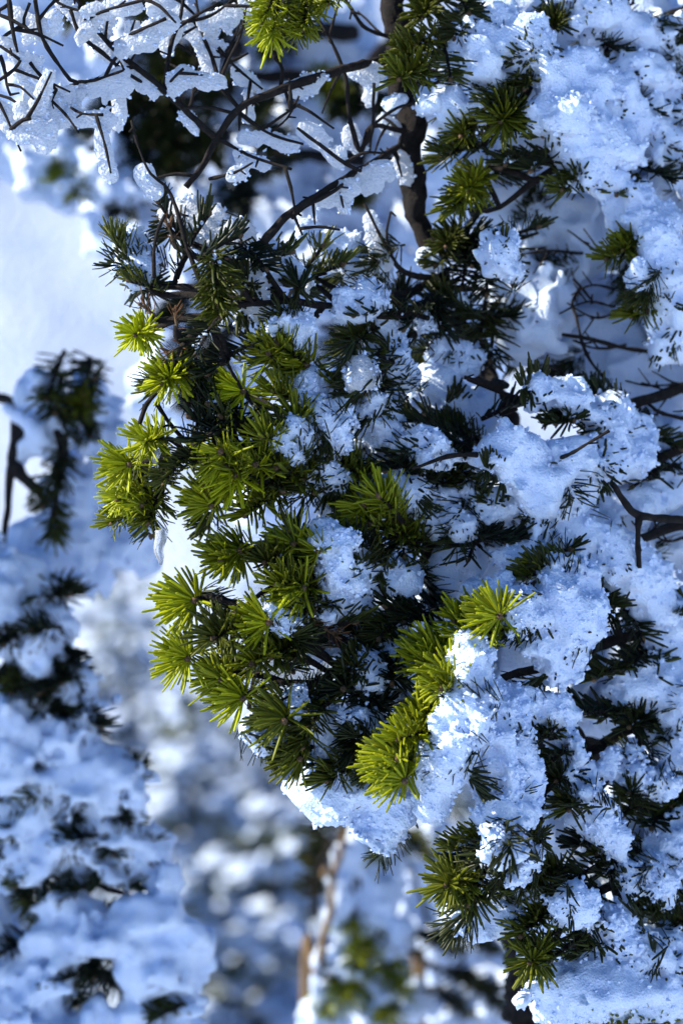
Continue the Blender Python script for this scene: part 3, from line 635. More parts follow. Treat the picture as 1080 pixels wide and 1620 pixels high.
# ------------------------------------------------------------------ snow on the main tree
FW = 30
BUR = []
SG = 'snow clumps lying on the main fir boughs'
def sn(label, L, name='snow_clump', **kw):
    L = [(px, py, r, T.depth((px, py)) + o - FW * min(1, max(0, (px - 620) / 150))) for px, py, r, o in strand(L)]
    emb = kw.pop('emb', 3 if np.mean([q[0] for q in L]) > 640 else 2)
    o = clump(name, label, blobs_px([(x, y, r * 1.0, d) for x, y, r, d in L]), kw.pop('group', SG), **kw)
    V, Q = o_skin[o.name]; r = np.random.default_rng(len(BUR) + 3); idx = r.permutation(len(Q))
    k = 0
    for i in idx:
        if k >= emb: break
        nn = np.cross(V[Q[i, 2]] - V[Q[i, 0]], V[Q[i, 3]] - V[Q[i, 1]]); nn /= np.linalg.norm(nn) + 1e-12
        if nn[1] > -.25 and nn[2] < .3: continue
        c = V[Q[i, 0]]; t = np.array((-.8, -.25, -.35)) + r.normal(0, .45, 3); t -= nn * (t @ nn); t /= np.linalg.norm(t) + 1e-9
        BUR.append((c - nn * r.uniform(.009, .015) - t * .02, t, nn, r.uniform(.72, .95))); k += 1
    return o
F = dict(grain=0.0026, gcell=0.0055)
sn('long shaded snow ridge along a bough over the two darkest needle sprays', [(640, 585, 26, 0), (690, 615, 38, 5), (745, 660, 42, 8), (800, 715, 44, 8), (850, 770, 32, 6), (880, 795, 20, 6)], grains=500)
sn('rounded shaded snow lump below the long snow ridge', [(720, 770, 28, 12), (765, 795, 34, 8), (795, 815, 24, 8)], **F)
sn('clear icy ball of snow beside a large green needle tuft', [(560, 578, 24, -42), (566, 598, 18, -40)], grain=0.0008, m=M_RIME, grains=60)
sn('knobbly blue-grey icy crust hanging below the icy ball', [(500, 612, 24, -12), (512, 655, 32, -10), (520, 695, 22, -8)], grain=0.003, grains=500)
sn('narrow icy snow strip running down from a dark spray', [(600, 495, 18, -5), (618, 540, 22, -5), (632, 590, 22, -3)], grain=0.0026, grains=250)
sn('round-topped snow bough with dark needle tips around one green tuft', [(850, 618, 24, 4), (905, 622, 34, 12), (960, 655, 38, 12), (995, 705, 34, 10), (985, 735, 24, 5)], grains=400, **F)
sn('ragged snow lump under the snapped brown twig', [(900, 720, 28, 8), (945, 735, 30, 10), (960, 755, 22, 8), (905, 755, 22, 10)], **F)
sn('smooth white snow dome behind a sunlit needle tuft', [(618, 778, 20, -4), (645, 772, 24, -8), (672, 805, 24, -8), (684, 840, 15, -10)], grains=250)
sn('bright crystalline snow patch between two sunlit needle tufts', [(514, 836, 14, -22), (535, 866, 18, -24), (548, 902, 15, -18), (572, 925, 14, -12)], grain=0.003, grains=450)
sn('broad snow cap over the upright green needle comb', [(800, 890, 22, 18), (850, 858, 32, 18), (910, 848, 36, 20), (970, 870, 42, 18), (1015, 905, 44, 15), (1040, 960, 40, 12)], grains=600, **F)
sn('sunlit white snow cap above a bright needle fan', [(750, 935, 14, 16), (785, 940, 24, 18), (825, 960, 28, 16), (852, 985, 24, 12)], grains=400, grain=0.0024)
sn('snow wall between the bright fan and the shaded combs', [(860, 1010, 30, 5), (890, 960, 38, 10), (905, 920, 36, 14), (880, 1060, 30, 8)], grains=400, **F)
sn('sunlit column of icy snow dropping past two bright needle fans', [(736, 1030, 8, -10), (750, 1062, 9, -6), (745, 1105, 9, -6), (728, 1150, 10, -4), (706, 1195, 18, 0), (698, 1245, 20, -4), (690, 1285, 10, -8)], grains=600, grain=0.0026, m=M_SNOW)
sn('large granular snow mass with a dark needle hole in it', [(790, 1120, 44, 12), (775, 1175, 50, 8), (800, 1230, 50, 5), (790, 1290, 36, -2), (830, 1290, 26, -4)], grains=900, grain=0.0030, gcell=0.0055)
sn('crumbly snow bits above the lowest dark green rosettes', [(820, 1330, 28, -4), (835, 1365, 24, -8), (810, 1390, 16, -8)], grains=300, grain=0.0034, gcell=0.006)
sn('snow shoulder capping the dark overhanging spray', [(830, 1115, 28, 14), (870, 1125, 34, 16), (895, 1160, 28, 8), (905, 1200, 26, 6)], grains=300, **F)
sn('frosted snow ribbon winding down between dark rosettes', [(915, 1215, 30, 12), (930, 1265, 34, 8), (945, 1305, 26, 4), (968, 1330, 20, 0)], grains=400, grain=0.0028)
sn('knobbly snow cushion above a splayed dark rosette', [(960, 1225, 24, 12), (1000, 1218, 32, 14), (1030, 1240, 30, 12)], grains=400, grain=0.0032, gcell=0.006)
sn('wide shaded snow slope above the dark needle curtain', [(1000, 1085, 34, 18), (1040, 1075, 48, 14), (1075, 1120, 46, 10), (1110, 1100, 48, 14), (1060, 1190, 34, 10)], grains=500, **F)
sn('round little snow cap on a dark rosette low on the bough', [(1005, 1395, 24, 5), (1035, 1398, 27, 4), (1052, 1425, 20, 0)], grains=250, grain=0.0026)
sn('shaded snow pad beside the round little cap', [(1050, 1320, 30, 12), (1080, 1310, 34, 10), (1100, 1350, 34, 14)], **F)
sn('bright hanging snow slab under the lowest rosettes', [(860, 1572, 32, 5), (900, 1560, 42, 8), (950, 1565, 44, 12), (1000, 1560, 40, 14), (1050, 1580, 38, 12), (1100, 1570, 40, 14)], grains=500, grain=0.0018)
sn('small snow shelf hanging below a green rosette', [(715, 1440, 16, 14), (745, 1450, 24, 16), (785, 1460, 30, 18)], grain=0.0016)
sn('glassy frosted snow around a dark rosette in the low bough', [(930, 1460, 20, 6), (965, 1470, 28, 8), (985, 1500, 24, 10)], grain=0.003, grains=350, gs=(.001, .003))
sn('snow drift beside the frosted low rosette', [(1000, 1480, 26, 14), (1050, 1480, 32, 14), (1090, 1510, 32, 14), (1000, 1540, 26, 16)], **F)
sn('ragged snow flap hanging under the lowest sunlit fan', [(480, 1245, 18, 12), (520, 1262, 34, 12), (560, 1250, 28, 14), (600, 1255, 26, 14)], grain=0.0024, grains=300)
sn('small snow tatter dangling below the sunlit fan', [(585, 1300, 16, 8), (605, 1310, 20, 6), (630, 1290, 16, 6)], grain=0.003, grains=200)
sn('frosted snow on a dark spray beside sunlit rosettes', [(470, 1110, 24, 6), (500, 1130, 28, 6), (520, 1160, 24, 6), (530, 1190, 16, 6)], grain=0.003, grains=400)
sn('small white snow tuft under a sunlit rosette', [(405, 1150, 13, 6), (425, 1162, 17, 4)], grain=0.0024)
sn('snow filling the hollow among the inner dark combs', [(500, 1000, 28, 30), (560, 975, 36, 35), (620, 960, 36, 35), (680, 925, 34, 35), (730, 880, 34, 35), (560, 1040, 30, 40)], grains=100, grain=0.001)
sn('snow patch in the gap above the long dark sprays', [(560, 690, 26, 30), (600, 730, 24, 30), (640, 770, 20, 30), (520, 770, 26, 14), (530, 800, 18, 10)], grain=0.0016)
sn('thin snow pad on a dark twig with short needles', [(400, 405, 16, 0), (440, 418, 24, -2), (475, 440, 20, -5)], grain=0.002, squash=(1, .6, 1))
sn('snow web spanning two bare needle twigs', [(280, 330, 14, 6), (315, 345, 20, 6), (345, 370, 17, 4), (385, 385, 14, 2)], grain=0.001, squash=(1, .5, 1), m=M_RIME)
sn('small snow saddle on the topmost sunlit side shoot', [(200, 385, 10, 0), (215, 410, 14, -2), (232, 435, 13, 0)], grain=0.002, squash=(1, .6, 1))
sn('frosty snow sheet hanging beside a green side shoot', [(375, 450, 14, 12), (395, 480, 22, 12), (385, 515, 16, 12)], grain=0.002, squash=(1, .5, 1), m=M_RIME)
sn('white snow shard caught against the trunk fork', [(715, 478, 12, -10), (730, 488, 14, -10)], grain=0.001, grains=0)
sn('sunlit snow collar between needle twigs beside the bare branch', [(490, 370, 16, 14), (525, 380, 22, 14), (565, 400, 22, 16), (590, 430, 16, 16)], grain=0.003)
sn('flat white snow pad under the highest green rosettes', [(625, 165, 20, 14), (670, 165, 26, 14), (720, 175, 26, 16), (760, 160, 24, 20)], grain=0.001, grains=80)
sn('snow dome behind a dark rosette near the trunk top', [(790, 80, 28, 14), (820, 68, 33, 14), (850, 90, 30, 14)], grains=300, **F)
sn('snow patch between highest rosettes and the snow dome', [(730, 90, 26, 16), (765, 110, 30, 18), (750, 50, 30, 22), (790, 25, 26, 24)], **F)
sn('thick shaded snow shoulder curving over a dark needle hole', [(870, 110, 34, 16), (910, 120, 40, 20), (960, 155, 44, 16), (1000, 200, 38, 12), (985, 245, 30, 6), (850, 170, 28, 10), (905, 220, 30, 8)], grains=600, **F)
sn('snow block standing at the top of the shoulder', [(905, 50, 24, 14), (940, 30, 30, 14), (955, 5, 34, 14), (900, -10, 30, 16)], grains=200, **F)
sn('steep shaded snow bank above a green needle fan', [(930, 270, 26, 6), (970, 290, 32, 12), (1010, 330, 40, 12), (1045, 380, 44, 10), (1060, 430, 40, 6), (1010, 440, 26, -2)], grains=600, **F)
sn('snow bank beyond the lowest steep shaded one', [(1060, 470, 32, 6), (1075, 530, 28, 8), (1045, 555, 16, 6), (1100, 500, 40, 10)], **F)
sn('snow-coated twig ridge at the top of the shaded boughs', [(980, 45, 20, 14), (1030, 60, 26, 16), (1090, 80, 30, 16)], **F)
sn('second snow-coated twig ridge below the top one', [(985, 105, 20, 12), (1040, 125, 27, 14), (1100, 150, 30, 16)], **F)
sn('snow-coated twig ridge beside the thick shoulder', [(1030, 160, 22, 12), (1070, 185, 28, 14), (1110, 210, 30, 16)], **F)
sn('snow-coated twig ridge above the steep bank', [(1035, 215, 22, 12), (1075, 250, 30, 14), (1110, 280, 30, 16)], **F)
sn('shaded snow patch below the broken forked branch', [(1000, 800, 22, 40), (960, 820, 26, 40), (1060, 760, 40, 60), (1030, 700, 34, 60), (1075, 690, 30, 50)], grain=0.0012)
sn('shaded snow pad beside the combs under the broad cap', [(1050, 1010, 30, 18), (1080, 960, 34, 18), (1070, 1050, 24, 18)], **F)
sn('snow on the side twigs under the long ridge', [(870, 800, 22, 10), (900, 790, 24, 12), (860, 760, 20, 14)], **F)

sn('small snow patch on the dark spray above the icy ball', [(650, 500, 13, -8), (672, 515, 12, -8)], grain=0.0026)
sn('broken snow crust over the dark sprays beside the narrow icy strip', [(585, 640, 16, -8), (605, 665, 18, -8), (600, 700, 14, -6)], grain=0.003)
sn('snow crust lying between the snow dome and the bright crystalline patch', [(575, 880, 14, -8), (605, 905, 16, -10), (640, 925, 15, -6)], grain=0.003)
sn('snow streak among the dark combs above the sunlit fan', [(600, 1000, 15, -6), (640, 1020, 16, -6), (655, 1045, 12, -6)], grain=0.002)
sn('snow tuft caught in the dark sprays under the inner hollow', [(545, 1040, 12, -10), (560, 1060, 14, -10), (600, 1100, 12, -8)], grain=0.003)
sn('little snow cap between two sunlit tufts high in the green cluster', [(455, 690, 9, -14), (470, 705, 11, -14)], grain=0.0024)
sn('small snow crust beside the rosette over the inner hollow', [(440, 960, 12, -14), (455, 985, 12, -12)], grain=0.0024)
clump('snow_clump', 'snow pocket in the fork where the trunk leans', blobs_px([(676, 405, 6, 112), (688, 418, 7, 114)]), SG, grains=30)
# soft snow sheets on boughs deeper in the same crown
BG = 'soft snow sheets deep in the main fir crown'
def deep(label, L, h=0.003, **kw):
    o = clump('snow_clump', label, blobs_px(strand(L)), BG, grains=0, h=h, grain=0.0012, big=0.014, mid=0.008, smooth=0.008, **kw)
    V, Q = o_skin[o.name]; r = np.random.default_rng(len(BUR) + 9); k = 0
    for i in r.permutation(len(Q)):
        if k >= 4: break
        nn = np.cross(V[Q[i, 2]] - V[Q[i, 0]], V[Q[i, 3]] - V[Q[i, 1]]); nn /= np.linalg.norm(nn) + 1e-12
        if nn[1] > -.35: continue
        t = np.array((-.8, 0, -.35)) + r.normal(0, .5, 3); t -= nn * (t @ nn); t /= np.linalg.norm(t) + 1e-9
        BUR.append((V[Q[i, 0]] - nn * r.uniform(.002, .010) - t * .02, t, nn, r.uniform(.7, .95))); k += 1
    return o
deep('smooth white snow sheet hanging beside the dark trunk sprays', [(830, 420, 55, 210), (850, 480, 60, 180), (820, 530, 40, 170), (800, 500, 30, 160)])
deep('smooth white snow sheet under the shoulder of dark rosettes', [(820, 280, 60, 210), (880, 340, 60, 210), (900, 400, 60, 200), (760, 260, 40, 190)])
deep('smooth snow hollow behind the bare forked twigs', [(900, 560, 70, 230), (980, 590, 70, 230), (1060, 610, 70, 220), (980, 500, 60, 240), (900, 470, 50, 240)])
deep('pale snow sheet behind the combs below the long ridge', [(700, 850, 60, 170), (780, 840, 60, 170), (860, 830, 55, 170), (930, 800, 50, 170), (1020, 780, 60, 170)])
deep('pale snow sheet behind the broken forked branch', [(960, 720, 60, 180), (1040, 730, 60, 180), (1080, 860, 70, 180), (1000, 840, 60, 180)])
deep('pale snow behind the dark needle curtain', [(800, 1050, 70, 170), (880, 1080, 60, 170), (960, 1070, 70, 170), (1050, 1040, 80, 170)])
deep('pale snow behind the lower dark rosettes', [(860, 1330, 60, 150), (920, 1300, 70, 150), (1000, 1330, 70, 150), (950, 1440, 70, 150), (1040, 1450, 70, 150), (860, 1460, 40, 150), (1060, 1240, 70, 150)])
deep('pale snow behind the upper rosettes', [(760, 60, 60, 180), (830, 40, 70, 180), (900, 150, 70, 180), (1000, 60, 90, 210), (1050, 180, 80, 210), (800, 160, 50, 180)])
deep('pale snow behind the steep bank', [(1000, 350, 70, 210), (1080, 320, 70, 210), (1060, 480, 60, 190)])
deep('shaded snow behind the inner green tufts', [(560, 640, 60, 210), (620, 700, 60, 210), (680, 740, 60, 210), (640, 820, 50, 180), (560, 760, 30, 190)])
deep('shaded snow behind the hollow among dark combs', [(600, 930, 50, 160), (650, 1010, 60, 160), (600, 1080, 50, 150), (680, 1080, 50, 150), (720, 960, 60, 160)])

for lab, L in [('snow dusting on the dark spray above the thin twig fork', [(545, 478, 11, -14), (565, 490, 13, -14), (590, 478, 9, -12)]), ('snow crust among dark needles below the large green tuft', [(500, 750, 12, -16), (520, 768, 13, -16)]),
    ('snow wedge between two darkest sprays under the long ridge', [(640, 700, 10, -16), (670, 712, 13, -16), (705, 716, 11, -14)]), ('snow crust over the comb beside the snow dome', [(700, 800, 13, -14), (725, 820, 15, -14), (740, 840, 11, -12)]),
    ('snow crumbs on the dark spray over the lowest sunlit fan', [(545, 1120, 13, -16), (570, 1135, 14, -16), (590, 1160, 11, -14)]), ('little snow pad on the side shoot near the brown dead twig', [(440, 515, 10, -12), (462, 505, 11, -12), (485, 515, 9, -12)]),
    ('snow pad on the dark spray beside the leaning trunk', [(690, 545, 12, -10), (712, 560, 14, -10), (735, 575, 10, -8)]), ('snow crust on the needle comb in the trunk fork', [(770, 395, 12, -16), (800, 405, 14, -16), (815, 425, 11, -14)]),
    ('frosted snow between the crystalline patch and the inner hollow', [(520, 960, 12, -12), (545, 955, 13, -12), (570, 965, 11, -10)]), ('snow crust on the dark sprays above the lowest green rosettes', [(770, 1330, 12, -18), (795, 1350, 13, -18)]),
    ('snow cap on the dark spray between lowest green rosettes', [(880, 1410, 13, -14), (905, 1425, 15, -14), (925, 1440, 11, -12)])]:
    sn(lab, L, grain=0.0028, emb=2)
# sprays that lie almost wholly inside the snow: only needle tips show
bV, bF, bT = [], [], []; off = 0
src = SHOOTS[('comb', 0.040)] + SHOOTS[('brush', 0.030)][:1]; cache = []
for me in src:
    v = np.zeros(len(me.vertices) * 3, np.float32); me.vertices.foreach_get('co', v)
    F4 = np.array([tuple(p.vertices) for p in me.polygons if len(p.vertices) == 4 and p.material_index < 2]); F3 = np.array([tuple(p.vertices) for p in me.polygons if len(p.vertices) == 3 and p.material_index < 2])
    tn = np.zeros(len(me.vertices), np.float32); me.attributes['tone'].data.foreach_get('value', tn); cache.append((v.reshape(-1, 3), F4, F3, tn))
for k, (c, t, nn, s) in enumerate(BUR):
    v, F4, F3, tn = cache[k % len(cache)]; x = nn - t * (nn @ t); x /= np.linalg.norm(x) + 1e-9; y = np.cross(t, x)
    bV.append(c + s * (v @ np.stack([x, y, t]))); bF.append(F4 + off); bT.append(F3 + off); off += len(v)
bm = mesh_np('buried_shoots', np.concatenate(bV) - T.base, [np.concatenate(bF), np.concatenate(bT)], [M_NEEDLE], True, None, {'tone': np.concatenate([cache[k % len(cache)][3] for k in range(len(BUR))])})
bo = new('buried_shoots', bm, T.root); bo['kind'] = 'stuff'; bo.color = (.03, 0, 0, 1)
# frost crumbs caught among the needles
r = np.random.default_rng(77); pts = []
for bg_ in T.boughs:
    for base, tip, kind, tint, roll, sc in bg_['sh']:
        if kind in ('dead',) or tint > .33 or r.random() < .6: continue
        base, tip = np.asarray(base), np.asarray(tip); n = r.integers(5, 14); ctr = r.random()
        for q in range(n): pts.append(base + (tip - base) * np.clip(ctr + r.normal(0, .10), 0, 1) + np.array((r.normal(0, .0018), r.normal(-.001, .0018), r.uniform(.000, .004))))
pts = np.array(pts); n = len(pts)
ph = (1 + 5 ** .5) / 2; ico = np.array([(-1, ph, 0), (1, ph, 0), (-1, -ph, 0), (1, -ph, 0), (0, -1, ph), (0, 1, ph), (0, -1, -ph), (0, 1, -ph), (ph, 0, -1), (ph, 0, 1), (-ph, 0, -1), (-ph, 0, 1)]) / 1.9
icf = np.array([(0, 11, 5), (0, 5, 1), (0, 1, 7), (0, 7, 10), (0, 10, 11), (1, 5, 9), (5, 11, 4), (11, 10, 2), (10, 7, 6), (7, 1, 8), (3, 9, 4), (3, 4, 2), (3, 2, 6), (3, 6, 8), (3, 8, 9), (4, 9, 5), (2, 4, 11), (6, 2, 10), (8, 6, 7), (9, 8, 1)])
X = ico[None] * (r.uniform(.0004, .0017, (n, 1, 1))) * r.uniform(.6, 1.35, (n, 12, 1)) * r.uniform(.6, 1.3, (n, 1, 3)) + pts[:, None]
fo = new('frost', mesh_np('frost', X.reshape(-1, 3), [(icf[None] + (np.arange(n) * 12)[:, None, None]).reshape(-1, 3)], [M_GRAIN], False))
tag(fo, 'loose frost crumbs caught among the shaded needles of the main fir', 'frost', kind='stuff')
T.finish()

# ------------------------------------------------------------------ rime fins under the bare branches
RG = 'rime fins on the bare dark branches'
def fin(path, dep, drop, thick, label='translucent white rime fin frozen along a thin bare dark twig', nj=1.0):
    """path px along the twig; the fin grows from it towards (drop) px"""
    L = []
    pts = np.array(path, float); seg = np.linalg.norm(np.diff(pts, axis=0), axis=1); tot = seg.sum(); cum = np.concatenate([[0], np.cumsum(seg)])
    s = 0
    while s <= tot:
        k = min(np.searchsorted(cum, s, 'right') - 1, len(seg) - 1); t = (s - cum[k]) / seg[k]; p = pts[k] * (1 - t) + pts[k + 1] * t
        e = math.sin(math.pi * min(max(s / tot, .08), .92)) ** .4 * random.uniform(.6, 1.6)
        for q in np.arange(0.0, 1.01, 0.16):
            L.append((p[0] + drop[0] * q * e + random.uniform(-1, 1), p[1] + drop[1] * q * e + random.uniform(-1, 1), random.uniform(4.0, 5.4) * (1.05 - .3 * q), dep + 4.5 + random.uniform(-1.5, 1.5) * nj))
        s += 5
    return clump('rime_fin', label, blobs_px(L), RG, grains=40, gs=(.0006, .0016), m=M_RIME, cat='rime', h=0.0010, smooth=0.0012, big=0.0016, mid=0.0022, grain=0.0012, gcell=0.0035, squash=(1, thick * .6, 1))
for a in [
 ([(95, 140), (125, 135), (160, 124), (205, 112)], 12, (6, 42), .5), ([(110, 170), (140, 180), (188, 183)], 0, (0, 22), .5), ([(90, 150), (100, 175), (115, 185)], 4, (-6, 18), .6), ([(30, 168), (50, 180), (75, 210), (88, 200)], -3, (-4, 34), .6), ([(25, 210), (40, 205), (55, 215)], -3, (6, 14), .6),
 ([(185, 68), (220, 52), (262, 30)], 12, (6, 24), .5), ([(225, 45), (262, 28), (272, 35)], 10, (4, 22), .5), ([(205, 115), (225, 125), (250, 150)], 26, (-4, 14), .5), ([(275, 125), (290, 105), (304, 112)], 22, (-4, 30), .5),
 ([(95, 5), (130, 50), (175, 95)], 24, (16, -12), .4), ([(70, 65), (75, 30), (85, 15)], 10, (14, 4), .5), ([(20, 15), (45, 30), (70, 30)], 8, (6, 36), .5), ([(5, 60), (15, 75), (30, 95)], 4, (12, 18), .6), ([(28, 110), (40, 130), (48, 145)], 4, (6, 22), .6), ([(-10, 160), (10, 172), (22, 180)], 4, (4, 22), .6), ([(45, 90), (60, 95), (70, 85)], 8, (-6, 26), .5), ([(130, 20), (180, 18), (215, 12)], 12, (4, -16), .5),
 ([(130, 60), (150, 30), (175, 15)], 16, (-6, 10), .5), ([(320, 30), (345, 20), (385, 0)], 40, (4, 28), .45), ([(290, 45), (310, 60), (320, 75)], 45, (-8, -14), .45), ([(345, 55), (352, 70), (360, 72)], 44, (-18, -8), .5), ([(385, 210), (425, 213), (470, 228)], 34, (-3, 16), .45), ([(375, 240), (400, 252), (430, 263)], 26, (-4, 14), .45), ([(440, 140), (470, 132), (520, 118)], 48, (2, 18), .45), ([(480, 205), (505, 230), (540, 258)], 36, (6, -14), .45),
 ([(545, 285), (580, 265), (622, 255)], 56, (4, 30), .5), ([(500, 315), (530, 300), (560, 290)], 42, (6, 20), .5), ([(228, 270), (240, 290), (250, 305)], -2, (-6, 6), .5), ([(365, 278), (385, 270), (400, 262)], 8, (0, 10), .5), ([(295, 185), (305, 195), (315, 205)], 30, (0, 8), .6), ([(550, 110), (575, 108), (600, 112)], 74, (4, 18), .5), ([(555, 200), (565, 220), (575, 240)], 68, (-12, 4), .5), ([(590, 340), (600, 370), (612, 420)], 78, (-14, 2), .45),
 ([(340, 130), (335, 95), (325, 55)], 46, (-10, 4), .4), ([(268, 80), (275, 60), (285, 40)], 38, (-12, 0), .4), ([(375, 110), (395, 122), (415, 142)], 50, (-6, 8), .4)]:
    fin(*a)
def px_of(p): s = FOC / (p[1] - CAM_Y) / K; return (p[0] * s + 540, 810 - (p[2] - CAM_Z) * s)
random.shuffle(TW)
for p, e in TW[:14]:
    q0, q1 = px_of(p), px_of(e)
    fin([q0, ((q0[0] + q1[0]) / 2, (q0[1] + q1[1]) / 2), q1], p[1] * 1000, (random.uniform(-4, 8), random.uniform(8, 20)), .5, 'small white rime fin frozen under a short bare side twig')

# icicles
def icicle(px, py, d, L, r, label):
    top = P(px, py, d); pts = [top + np.array((0.0008 * math.sin(k * 1.7), 0, -L * k / 5)) for k in range(6)]
    mb = MB(); mb.add(*tube(pts, [r * .9, r, r * .9, r * .8, r * .6, r * .2], 12, 0.05, 0.003, 0.0006))
    o = new('icicle', mb.mesh('icicle', M_ICE, top), None, top); tag(o, label, 'icicle')
icicle(254, 838, -22, 0.021, 0.0038, 'short clear icicle hanging below the lowest sunlit side tufts')
icicle(247, 712, -15, 0.012, 0.0022, 'tiny clear ice drop hanging among the sunlit side tufts')
icicle(487, 448, 2, 0.007, 0.0018, 'tiny clear ice drop under the thin snow pad')

# ------------------------------------------------------------------ second tree: snowy fir lower at the side, behind
d2 = 360
b2 = P(-260, 0, 620); b2[2] = Z0(b2[0], b2[1])
T2 = Tree('heavily snow-covered fir tree with sparse dark needle sprays and rounded snow lumps', b2)
T2.trunk([P(-330, -400, 600), P(-300, 600, 600), P(-280, 1400, 610), b2], [0.015, 0.022, 0.03, 0.045])
def B2(L): T2.bough([P(*p) for p in L], 0.006, 0.002)
B2([(-300, 560, 600), (-100, 620, 500), (30, 632, d2), (90, 628, 400), (140, 655, 390)])
B2([(30, 634, d2), (24, 700, 350), (14, 780, 350), (4, 900, 350)])
B2([(60, 630, d2), (100, 700, 345), (90, 790, 340), (75, 850, 340)])
B2([(20, 735, 350), (55, 770, 345), (80, 800, 345)])
B2([(-290, 900, 600), (-100, 960, 520), (40, 1030, d2), (120, 1120, d2)])
B2([(-285, 1100, 600), (-50, 1180, 500), (80, 1230, d2), (200, 1290, d2)])
B2([(-285, 1300, 600), (-50, 1350, 500), (100, 1380, d2), (240, 1430, d2)])
B2([(-285, 1450, 600), (-50, 1480, 500), (100, 1520, d2), (250, 1590, d2)])
for (tx, ty, dx, dy, kind, tint) in [
 (105, 690, -20, -55, 'sparse', .03), (140, 690, -20, -45, 'brush', .03), (95, 770, 10, -70, 'brush', .05), (85, 850, 0, -75, 'brush', .16), (70, 800, 20, -60, 'comb', .08), (150, 600, -20, 50, 'comb', .05), (135, 640, -30, 0, 'rosette', .3), 
 (70, 1100, -50, -10, 'brush', .02), (115, 1135, -40, -30, 'brush', .02), (30, 1080, -40, 0, 'brush', .02), (100, 1080, 20, -50, 'comb', .02), (110, 940, -50, 10, 'comb', .02), (205, 1300, -40, -30, 'brush', .02), (160, 1390, 30, -60, 'brush', .02), (215, 1405, -50, -20, 'brush', .03), (180, 1350, 10, -50, 'comb', .02), (200, 1245, -40, 0, 'brush', .02), (110, 1300, -30, -40, 'comb', .03),
 (35, 1280, -40, -20, 'brush', .20), (20, 1320, -30, -20, 'brush', .15), (45, 1420, -20, -70, 'brush', .26), (70, 1480, -30, -60, 'brush', .20), (10, 1540, -30, -40, 'brush', .22), (25, 1590, -30, -30, 'rosette', .2), (150, 1545, 20, -50, 'brush', .01), (190, 1560, -40, -30, 'brush', .02), (130, 1520, 30, -30, 'brush', .0), (245, 1600, -30, -30, 'brush', .02), (120, 1590, -20, -40, 'comb', .02), (60, 1610, -20, -40, 'comb', .04), (160, 1150, -40, -20, 'comb', .02), (90, 1390, -40, -10, 'comb', .03), (240, 1330, -40, 0, 'comb', .02), (130, 1230, -30, -40, 'comb', .02), (180, 1450, -40, 10, 'comb', .0)]:
    d = d2 - 40 if ty > 900 else d2 - 30
    tint *= .6
    if ty > 900 and random.random() < .45: T2.shoot(P(tx + dx, ty + dy, d + 30), P(tx + random.uniform(-45, 30), ty + random.uniform(-35, 25), d + 8), 'brush', tint * .5, 0, 1.0, link=False)
    T2.shoot(P(tx + dx, ty + dy, d + 20), P(tx, ty, d), kind, tint, random.uniform(-.4, .4), 0.85)
r2 = random.Random(11)
for k in range(3):
    x, y = r2.uniform(0, 165), r2.uniform(680, 880) if k > 2 else r2.uniform(590, 660)
    T2.shoot(P(x + r2.uniform(-15, 25), y - r2.uniform(45, 75), d2 - 10), P(x, y, d2 - 30), r2.choice(['comb', 'comb', 'sparse']), r2.choice([0, .02, .1]), r2.uniform(-.5, .5), .95)
for k in range(26):
    y = r2.uniform(940, 1620); x = r2.uniform(-20, 60 + (y - 900) * .30)
    a = r2.uniform(2.2, 4.2); l = r2.uniform(45, 75); d = d2 - r2.uniform(38, 66)
    T2.shoot(P(x - l * math.cos(a) * .7, y - l * abs(math.sin(a)) * .6, d + 14), P(x, y, d), r2.choice(['brush', 'comb', 'comb']), r2.choice([0, 0, .02, .08]), r2.uniform(-.5, .5), .85, link=False)
T2.finish()
G2 = 'snow lumps on the heavily snowed fir tree'
def s2(label, L): clump('snow_clump', label, blobs_px([(a, b, r * .95, d2 + o - 45) for a, b, r, o in strand(L)]), G2, grains=0, h=0.0030, grain=0.003, gcell=0.009, big=0.016, mid=0.010, smooth=0.008, m=M_SNOW)
l2 = 'rounded shaded snow lump with dark needles below it on heavily snowed fir'
for L in [[(-20, 930, 60, 20), (30, 970, 50, 20), (70, 1010, 42, 20), (50, 1050, 30, 20)], [(0, 1150, 55, 10), (60, 1160, 45, 20), (120, 1190, 42, 20), (150, 1150, 26, 20), (110, 1060, 25, 30)],
          [(-20, 1220, 44, -10), (10, 1210, 36, -10)], [(20, 1290, 45, 10), (80, 1270, 48, 10), (140, 1250, 45, 10), (180, 1215, 35, 20), (220, 1260, 36, 20)], [(30, 1370, 45, 10), (100, 1340, 45, 10), (150, 1330, 35, 10), (190, 1350, 35, 20), (225, 1350, 32, 20), (255, 1390, 30, 20)],
          [(90, 1430, 40, 0), (130, 1470, 42, 0), (100, 1500, 38, 0)], [(200, 1480, 45, 0), (240, 1470, 42, 0), (275, 1500, 32, 10), (280, 1550, 34, 10), (230, 1530, 42, 5)], [(60, 1540, 42, 5), (80, 1590, 45, 5), (140, 1620, 45, 5), (20, 1640, 45, 5)], [(210, 1620, 38, 10), (270, 1610, 36, 10), (290, 1660, 40, 10)],
          [(-60, 1420, 45, 10), (-20, 1480, 45, 10), (0, 1500, 36, 10)], [(170, 1110, 20, 30), (140, 1080, 26, 30), (100, 1100, 20, 34)]]:
    s2(l2, L)
s2('thin snow strip lying along the drooping dark needle branch', [(40, 700, 9, 45), (75, 650, 10, 40), (85, 625, 8, 40)])
s2('soft snow wedge hanging behind the drooping dark needle branch', [(150, 640, 34, 80), (165, 720, 36, 80), (120, 830, 50, 90), (60, 880, 45, 90), (180, 850, 50, 110), (210, 830, 30, 120), (160, 900, 30, 120)])

